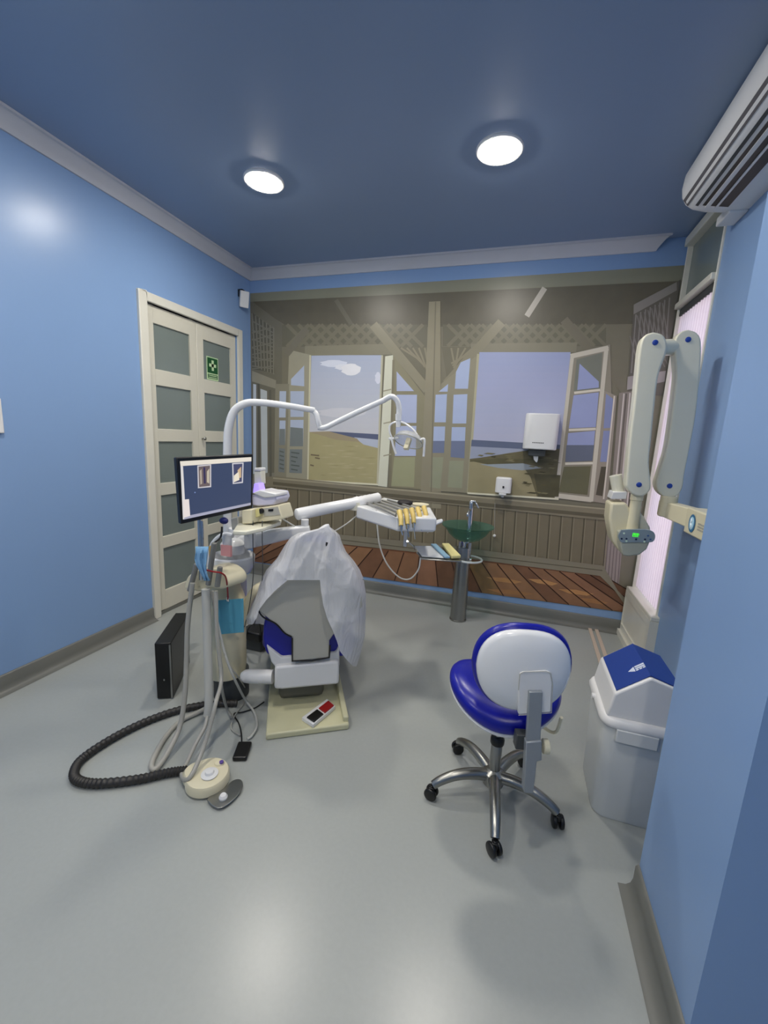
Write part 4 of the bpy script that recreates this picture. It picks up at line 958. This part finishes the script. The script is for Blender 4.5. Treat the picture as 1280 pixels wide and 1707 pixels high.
# black strap / cable hanging below the blue clamp
bm = bm_new(); tube(bm, [aY(370, 878, 1.70), aY(369, 890, 1.69), aY(366, 898, 1.68), aY(357, 905, 1.64)], .005, 8); tag(obj('black_cable', bm, M_black), 'short black cable hanging from the blue clamp to a suction handle', 'cable')
for x, lb in ((421.5, 'left of two thin grey cables hanging from the device shelf'), (437, 'right of two thin grey cables hanging from the device shelf')):
    bm = bm_new(); tube(bm, [aY(x, 868, 1.81), aY(x, 900, 1.80), aY(x+.5, 960, 1.80), aY(x-6, 1010, 1.82), aY(x-14, 1045, 1.85)], .0022, 6)
    tag(obj('thin_cable', bm, M_dgrey), lb, 'cable', 'cables under the device shelf')

# ================================================================== HOSES
def hose(name, pts, r, m, label, cat='hose', group=None, seg=10, n=6):
    W_ = []
    for p in pts: W_.append(aZ(p[0], p[1], p[3]) if p[2] is None else aY(p[0], p[1], p[2]))
    bm = bm_new(); tube(bm, W_, r, seg, n); return tag(obj(name, bm, m), label, cat, group)
hose('suction_hose', [(321, 972, 1.60), (313, 1040, 1.58), (311, 1100, 1.56), (308, 1160, 1.52), (300, 1210, None, .09), (282, 1250, None, .035), (262, 1280, None, .014), (253, 1280, None, .012), (256, 1264, None, .012), (275, 1230, None, .012), (300, 1203, None, .013), (335, 1185, None, .02), (360, 1172, 1.75)], .0125, M_hose, 'grey suction hose, outermost left, looping low beside the dark floor duct', group='hoses hanging from the assistant holder')
hose('suction_hose', [(343, 982, 1.60), (345, 1040, 1.59), (347, 1110, 1.57), (348, 1170, 1.54), (346, 1192, 1.53)], .021, M_hosel, 'widest pale suction hose hanging straight down before the unit column', group='hoses hanging from the assistant holder')
hose('suction_hose', [(347, 1180, 1.545), (342, 1210, None, .11), (326, 1240, None, .07), (312, 1270, None, .03), (303, 1290, None, .02), (309, 1300, None, .05), (320, 1291, None, .075), (336, 1255, None, .12), (349, 1215, None, .20), (360, 1170, None, .30), (369, 1130, 1.56), (362, 1060, 1.58), (360, 985, 1.60)], .0095, M_hose, 'thin grey hose looping over the round cream foot control', group='hoses hanging from the assistant holder')
hose('suction_hose', [(356, 985, 1.62), (361, 1050, 1.62), (366, 1110, 1.62), (370, 1150, 1.63), (378, 1180, None, .02), (386, 1196, None, .012)], .0075, M_hose, 'short thin grey hose reaching the floor right of the wide pale hose', group='hoses hanging from the assistant holder')
hose('air_hose', [(352, 985, 1.62), (363, 1040, 1.63), (375, 1090, 1.64), (390, 1130, 1.64), (408, 1165, None, .05), (424, 1188, None, .012), (428, 1210, None, .012), (420, 1226, None, .012), (412, 1232, None, .012)], .0065, M_hosel, 'slim pale hose curving right towards the black floor pedal', group='thin tubes at the unit foot')
hose('air_hose', [(366, 1060, 1.64), (380, 1105, 1.64), (398, 1130, 1.68), (409, 1150, None, .02), (406, 1172, None, .01), (396, 1186, None, .01), (388, 1200, None, .01), (386, 1215, None, .01), (400, 1226, None, .01)], .004, M_hose, 'thinnest grey tube curling on the floor beside the column foot', group='thin tubes at the unit foot')
# corrugated floor duct
W_ = [aZ(x, y, .021) for x, y in ((395, 1172), (350, 1174), (300, 1183), (245, 1202), (190, 1229), (140, 1262), (124, 1285), (130, 1301), (165, 1306), (230, 1299), (280, 1288), (312, 1284))]
bm = bm_new(); P_ = spline(W_, 26); 
tube(bm, P_, lambda s: .0185+.0022*math.sin(s*len(P_)*PI/2+.5), 12, smooth=False)
tag(obj('floor_duct', bm, M_rubber), 'thick dark ribbed hose in a wide loop on the floor', 'hose')
# foot control
fc = aZ(346, 1296, .03); fc = Vector((fc.x, fc.y, 0))
t = thing('foot_control', 'round cream foot control with a steel pedal on the floor', 'foot control', fc)
bm = bm_new(); R_ = .092
lathe(bm, [(R_*.9, .006), (R_, .012), (R_, .045), (R_*.94, .055), (R_*.6, .062), (R_*.1, .063)], fc, 40); obj('housing', bm, M_cream, t)
side = Vector((-.75, -.2, 0)).normalized()
bm = bm_new(); lathe(bm, [(.05, .008), (.054, .012), (.054, .045), (.045, .056), (.005, .06)], fc+Vector((-.058, -.005, 0)), 28); lathe(bm, [(.02, .04), (.022, .06), (.018, .068), (.003, .07)], fc+Vector((.018, .055, 0)), 20); obj('side_lobe', bm, M_cream, t)
bm = bm_new(); lathe(bm, [(.034, 0), (.036, .006), (.02, .009), (.016, .018), (.003, .02)], fc+Vector((.022, -.012, .062)), 28); obj('dial', bm, M_white, t)
bm = bm_new(); lathe(bm, [(.009, 0), (.009, .008), (.002, .01)], fc+Vector((.03, .055, .068)), 14); obj('violet_knob', bm, mat('violet_plastic', (94, 72, 150), .4), t)
bm = bm_new(); lathe(bm, [(.08, 0), (.08, .006)], fc, 28); obj('rubber_foot', bm, M_black, t)
pd = [aZ(x, y, .012) for x, y in ((345, 1335), (355, 1345), (368, 1348), (385, 1338), (400, 1322), (405, 1308), (400, 1300), (388, 1302), (372, 1316), (350, 1328))]
bm = bm_new(); prism(bm, spline(pd+[pd[0]], 3)[:-1], Z_*.004); obj('pedal_plate', bm, M_steel, t, bevel=.002)
bm = bm_new(); a = aZ(372, 1326, .03); lathe(bm, [(.016, 0), (.018, .01), (.012, .02)], Vector((a.x, a.y, .014)), 16); obj('pedal_stop', bm, M_white, t)
# black pedal
c = aZ(404, 1252, .012); rz = Matrix.Rotation(math.radians(22), 3, 'Z')
bm = bm_new(); box(bm, (c.x-.034, c.y-.055, 0), (c.x+.034, c.y+.055, .024), rz); t = thing('foot_pedal', 'small black rectangular foot pedal with cord on the floor between unit and chair', 'foot pedal', (c.x, c.y, 0))
obj('pedal_block', bm, M_black, t, bevel=.008, seg=3)
bm = bm_new(); tube(bm, [aZ(x, y, z) for x, y, z in ((440, 1170, .008), (425, 1180, .008), (405, 1187, .008), (390, 1190, .008), (398, 1206, .008), (402, 1222, .01), (403, 1240, .014))], .0035, 8); obj('cord', bm, M_black, t)
# red and black chair pedal
c = aZ(531, 1186, .045)
t = thing('chair_foot_switch', 'foot switch with one red and one black pad on the cream base plate', 'foot switch', (c.x, c.y, .037))
e1 = (aZ(503, 1196, .05)-aZ(545, 1165, .05)); e1.z = 0; e1n = e1.normalized(); e2n = Vector((-e1n.y, e1n.x, 0))
if e2n.y > 0: e2n = -e2n
k1 = aZ(545, 1164, .06); k2 = aZ(503, 1195, .06); k3 = aZ(522, 1207, .06); k4 = aZ(559, 1176, .06)
bm = bm_new(); prism(bm, [Vector((p.x, p.y, .036)) for p in (k1, k2, k3, k4)], Z_*.022); obj('casing', bm, M_white, t, bevel=.003)
def ql(u, v): return k1.lerp(k2, u).lerp(k4.lerp(k3, u), v)
for (u0, u1, m_, nm) in ((.04, .46, M_red, 'red_pad'), (.52, .94, M_black, 'black_pad')):
    bm = bm_new(); prism(bm, [Vector((ql(u, v).x, ql(u, v).y, .057)) for u, v in ((u0, .28), (u1, .28), (u1, .94), (u0, .94))], Z_*.008); obj(nm, bm, m_, t, bevel=.003)

# ================================================================== COMPUTER TOWER
a = aZ(262, 1167); b = aZ(289, 1165)
fd = (b-a).normalized(); bk = Vector((-fd.y, fd.x, 0))
t = thing('computer_tower', 'black desktop computer tower standing on the floor below the monitor', 'computer', (a+b)/2)
hh = aP(259, 1073, a, bk).z
Wd = (b-a).length; c = (a+b)/2+bk*.19+Z_*(hh/2)
bm = bm_new(); obox(bm, c+Z_*.004, fd, bk, Z_, Wd/2, .19, hh/2-.004); obj('case', bm, M_black, t, bevel=.004)
bm = bm_new(); obox(bm, (b-fd*.006)+bk*(-.002)+Z_*(hh/2), fd, bk, Z_, .004, .004, hh/2-.01); obj('silver_edge', bm, M_steel, t)
bm = bm_new(); obox(bm, (a+b)/2-bk*.001+Z_*(hh*.36), fd, bk, Z_, .004, .002, .006); obj('power_button', bm, M_chrome, t)
c = aY(298, 1033, 2.10)
bm = bm_new(); obox(bm, Vector((c.x, c.y+.02, c.z)), fd, bk, Z_, .045, .04, .025); obox(bm, Vector((c.x, c.y+.02, c.z/2)), fd, bk, Z_, .02, .02, c.z/2); tag(obj('power_adapter', bm, M_black, bevel=.005), 'black adapter block standing up behind the computer tower', 'adapter')
# dark boxes seen between column and chair
c = aY(420, 1062, 2.35)
t = thing('lift_gear_box', 'dark grey block with a black cap behind the column, left of the blue cushion', 'box', (c.x, c.y, 0))
bm = bm_new(); box(bm, (c.x-.075, c.y, .0), (c.x+.075, c.y+.12, c.z-.02)); obj('housing', bm, M_dgrey, t, bevel=.01)
bm = bm_new(); box(bm, (c.x-.085, c.y-.03, c.z-.02), (c.x+.085, c.y+.12, c.z+.05)); obj('black_cap', bm, M_black, t, bevel=.012)
hose('supply_cable', [(409, 1062, 2.34), (414, 1046, 2.28), (424, 1038, 2.24), (432, 1040, 2.26), (434, 1060, 2.34)], .008, M_black, 'black cable arched over the black cap behind the column', 'cable')

# ================================================================== STOOL
t = thing('dental_stool', 'blue saddle stool with white oval backrest on a five-star steel base', 'stool', (.045, 1.69, 0))
bx, by = .045, 1.69
for k in range(5):
    an = math.radians(275+72*k); d = Vector((math.cos(an), math.sin(an), 0)); c = Vector((bx, by, 0))
    bm = bm_new(); tube(bm, [c+Z_*.105+d*.01, c+d*.09+Z_*.117, c+d*.17+Z_*.112, c+d*.235+Z_*.088, c+d*.268+Z_*.066], lambda s: .026-.008*s, 14); lg = obj('base_arm', bm, M_steel, t)
    s = Vector((-d.y, d.x, 0)); cc = c+d*.275+Z_*.028
    ang2 = math.radians([40, 10, 60, 110, 80][k]); wdir = Vector((math.cos(ang2), math.sin(ang2), 0))
    bm = bm_new()
    for sg in (-1, 1): lathe(bm, [(.02, -.009), (.028, -.006), (.028, .006), (.02, .009)], cc+wdir*(.014*sg), 20, wdir)
    cyl(bm, cc, cc+Z_*.035, .009, 12); box(bm, tuple(cc-Vector((.012, .012, -.005))), tuple(cc+Vector((.012, .012, .03)))); obj('caster', bm, M_black, t, bevel=.003)
bm = bm_new(); lathe(bm, [(.02, .06), (.045, .07), (.05, .10), (.046, .125), (.03, .135), (.024, .14), (.024, .27), (.021, .275)], (bx, by, 0), 28); obj('lower_sleeve', bm, M_steel, t)
bm = bm_new(); lathe(bm, [(.028, .265), (.030, .27), (.030, .29), (.024, .30)], (bx, by, 0), 24); obj('collar_ring', bm, M_black, t)
bm = bm_new(); lathe(bm, [(.015, .29), (.015, .44)], (bx, by, 0), 20); obj('gas_lift', bm, M_chrome, t)
# seat: saddle disc
def seat_ring(r, z, tilt=0):
    out = []
    for k in range(40):
        a = 2*PI*k/40; rr = r*(1+.05*math.cos(2*a))
        x = rr*math.cos(a)*1.0; y = rr*math.sin(a)*.97
        zz = z+.030*math.cos(2*a)*(r/.21)**2+.012*math.sin(a)*(r/.21)
        out.append((bx+.000+x, by+.00+y, zz))
    return out
bm = bm_new(); loft(bm, [seat_ring(.18, .478), seat_ring(.206, .49), seat_ring(.216, .505), seat_ring(.219, .525), seat_ring(.21, .548), seat_ring(.18, .562), seat_ring(.12, .563), seat_ring(.05, .558)]); obj('seat', bm, M_blue, t, sharp=180, sub=1)
bm = bm_new(); loft(bm, [seat_ring(.10, .445), seat_ring(.18, .465), seat_ring(.207, .480), seat_ring(.213, .492), seat_ring(.19, .494)]); obj('seat_pan', bm, M_white, t, sharp=180)
bm = bm_new(); obox(bm, (bx+.04, by-.02, .44), X_, Y_, Z_, .10, .06, .012); obox(bm, (bx, by, .43), X_, Y_, Z_, .04, .04, .02); obj('tilt_plate', bm, M_dgrey, t, bevel=.004)
# backrest
B0 = aY(875, 1122, 1.46); bd = Vector((-.24, .97, 0)).normalized(); bs = Vector((bd.y, -bd.x, 0))
def bk_ring(sx_, sz_, dep, cur=.9):
    out = []
    for k in range(48):
        a = 2*PI*k/48; ca, sa = math.cos(a), math.sin(a)
        e = 2/2.45; x = sx_*abs(ca)**e*(1 if ca > 0 else -1); z = sz_*abs(sa)**e*(1 if sa > 0 else -1)
        x *= 1-.10*(z/sz_ if sz_ else 0)*(-1 if z < 0 else .2)
        p = B0+bs*x+Z_*z+bd*(dep+cur*x*x*1.0+.5*z*z); out.append(p)
    return out
W2, H2 = .172, .160
bm = bm_new(); loft(bm, [bk_ring(.02, .02, -.022), bk_ring(W2*.6, H2*.6, -.021), bk_ring(W2*.9, H2*.9, -.014), bk_ring(W2*.975, H2*.975, -.004), bk_ring(W2*.985, H2*.985, .008), bk_ring(W2*.9, H2*.9, .016)]); obj('backrest_shell', bm, M_whiteg, t, sharp=180)
bm = bm_new(); loft(bm, [bk_ring(W2*.9, H2*.9, .012), bk_ring(W2*1.03, H2*1.04, .012), bk_ring(W2*1.06, H2*1.075, .03), bk_ring(W2*1.0, H2*1.02, .05), bk_ring(W2*.6, H2*.6, .06), bk_ring(.02, .02, .062)]); obj('backrest_cushion', bm, M_blue, t, sharp=180)
def bpt(x, y, k): return aP(x, y, B0, bd, k)
ip = [bpt(x, y, -.026) for x, y in ((866, 1123), (872, 1120), (910, 1119), (918, 1122), (921, 1140), (919, 1188), (864, 1192), (864, 1150))]
bm = bm_new(); prism(bm, ip, bd*.02); obj('cover_plate', bm, M_white, t, bevel=.005)
bm = bm_new(); tube(bm, [p-bd*.001 for p in ip[-1:]+ip[:-1]], .0014, 6, smooth=False); obj('plate_seam', bm, M_lgrey, t)
po = [bpt(x, y, -.040) for x, y in ((882, 1154), (905, 1154), (901, 1238), (877, 1240))]
bm = bm_new(); prism(bm, po, bd*.018); obj('back_post', bm, M_greymet, t, bevel=.003)
po = [bpt(x, y, -.048) for x, y in ((877, 1238), (903, 1236), (903, 1268), (895, 1270), (889, 1323), (873, 1322), (876, 1268))]
bm = bm_new(); prism(bm, po, bd*.034); obj('post_clamp', bm, M_greymet, t, bevel=.003)
a = bpt(890, 1252, -.02); 
bm = bm_new(); tube(bm, [a, a+bd*.05-bs*.02, Vector((bx+.06, by-.06, .40)), Vector((bx+.02, by-.02, .435))], .014, 10); obj('support_arm', bm, M_greymet, t)
a = bpt(909, 1244, -.01); bm = bm_new(); lathe(bm, [(.02, -.012), (.026, -.01), (.026, .01), (.02, .012)], a, 20, bs); obj('clamp_knob', bm, M_cream, t, bevel=.002)
a = bpt(868, 1232, .0); bm = bm_new(); obox(bm, a, bs, bd, Z_, .022, .02, .03); obj('clamp_block', bm, M_dgrey, t, bevel=.004)
a = Vector((bx+.12, by-.05, .455)); bm = bm_new(); tube(bm, [a, a+Vector((.08, -.06, .0)), aY(936, 1196, 1.52)], .006, 8); obj('lever', bm, M_cream, t)

# ================================================================== BIN
gx0, gx1, gy0, gy1 = .445, .745, 1.725, 2.07
t = thing('waste_bin', 'silver grey swing-lid bin with a blue lid panel behind the wall corner', 'bin', ((gx0+gx1)/2, (gy0+gy1)/2, 0))
def brr(s, z, r=.05, dx=0): return [((gx0+gx1)/2+x, (gy0+gy1)/2+y, z) for x, y in rrect((gx1-gx0)/2*s, (gy1-gy0)/2*s, r)]
bm = bm_new(); loft(bm, [brr(.86, .0, .05), brr(.89, .012, .05), brr(.97, .44, .05)]); obj('bin_body', bm, M_bin, t, sharp=50)
bm = bm_new(); loft(bm, [brr(1.02, .437, .055), brr(1.05, .442, .06), brr(1.06, .455, .06), brr(1.02, .472, .06), brr(.97, .478, .055)]); obj('lid_rim', bm, M_white, t, sharp=50)
# roof-like dome: ridge runs front to back
cxm = (gx0+gx1)/2; cym = (gy0+gy1)/2
DX = ((cxm-.122, .578), (cxm-.005, .675), (cxm+.118, .638))
def dome_front(y, s):
    return [(cxm-.140*s, y, .474), (DX[0][0], y, DX[0][1]), (DX[1][0], y, DX[1][1]), (DX[2][0], y, DX[2][1]), (cxm+.140*s, y, .474)]
bm = bm_new(); loft(bm, [dome_front(gy0+.015, .98), dome_front(gy0+.03, 1), dome_front(gy1-.06, 1), dome_front(gy1-.025, .98)]); obj('lid_dome', bm, M_white, t, bevel=.008, seg=3)
za = lambda x: DX[0][1]+(DX[1][1]-DX[0][1])*(x-DX[0][0])/(DX[1][0]-DX[0][0]) if x < DX[1][0] else DX[1][1]+(DX[2][1]-DX[1][1])*(x-DX[1][0])/(DX[2][0]-DX[1][0])
pn = []
bm = bm_new()
xs_ = [DX[0][0]+.008, DX[1][0], DX[2][0]-.008]
ya0, yb0 = gy0+.028, gy1-.04
lowv = [[bm.verts.new((x, y, za(x)+dz_)) for x in xs_] for (y, dz_) in ((ya0, .0015), (yb0, .0015), (yb0, .005), (ya0, .005))]
for a_, b_ in ((0, 1), (1, 2), (2, 3), (3, 0)):
    for i in (0, 1): bm.faces.new((lowv[a_][i], lowv[a_][i+1], lowv[b_][i+1], lowv[b_][i]))
bm.faces.new([lowv[i][0] for i in range(4)]); bm.faces.new([lowv[i][2] for i in range(4)])
pan = obj('blue_flap', bm, M_navy, t)
# small recycling-house emblem
M_em = mat('emblem_white', (214, 222, 238), .5)
ec = aZ(1058, 1118, .645); ec.z = za(ec.x)+.0052
bm = bm_new()
def ez(x, y): return Vector((x, y, za(x)+.0054))
for (dx0, dx1, dy0, dy1) in ((0, .03, .006, .016), (0, .03, -.008, .002), (.0, .008, -.02, -.011), (.011, .019, -.02, -.011), (.022, .03, -.02, -.011)):
    prism(bm, [ez(ec.x+dx0, ec.y+dy0), ez(ec.x+dx1, ec.y+dy0), ez(ec.x+dx1, ec.y+dy1), ez(ec.x+dx0, ec.y+dy1)], Z_*.0006)
prism(bm, [ez(ec.x-.003, ec.y-.02), ez(ec.x-.003, ec.y+.016), ez(ec.x-.024, ec.y-.002)], Z_*.0006)
obj('emblem', bm, M_em, pan)
bm = bm_new(); box(bm, (cxm-.10, gy0-.012, .385), (cxm+.05, gy0+.02, .442)); obj('front_latch', bm, M_bin, t, bevel=.004)
bm = bm_new(); cyl(bm, (gx0-.018, cym, .46), (gx0+.01, cym, .46), .013, 14); obj('hinge_pin', bm, M_white, t)
# two pale strips lying on the floor behind the bin
for (p, q_, lb) in (((981, 1042), (1003, 1112), 'left of two pale strips lying on the floor behind the bin'), ((991, 1042), (1014, 1108), 'right of two pale strips lying on the floor behind the bin')):
    a = aZ(*p, .0); b = aZ(*q_, .0); d = (b-a).normalized(); s = Vector((-d.y, d.x, 0))*.014
    bm = bm_new(); prism(bm, [a-s, a+s, b+s, b-s], Z_*.008); tag(obj('pale_strip', bm, mat('pale_pinkish_matte', (206, 188, 172), .5), bevel=.002), lb, 'strip', 'strips on the floor')
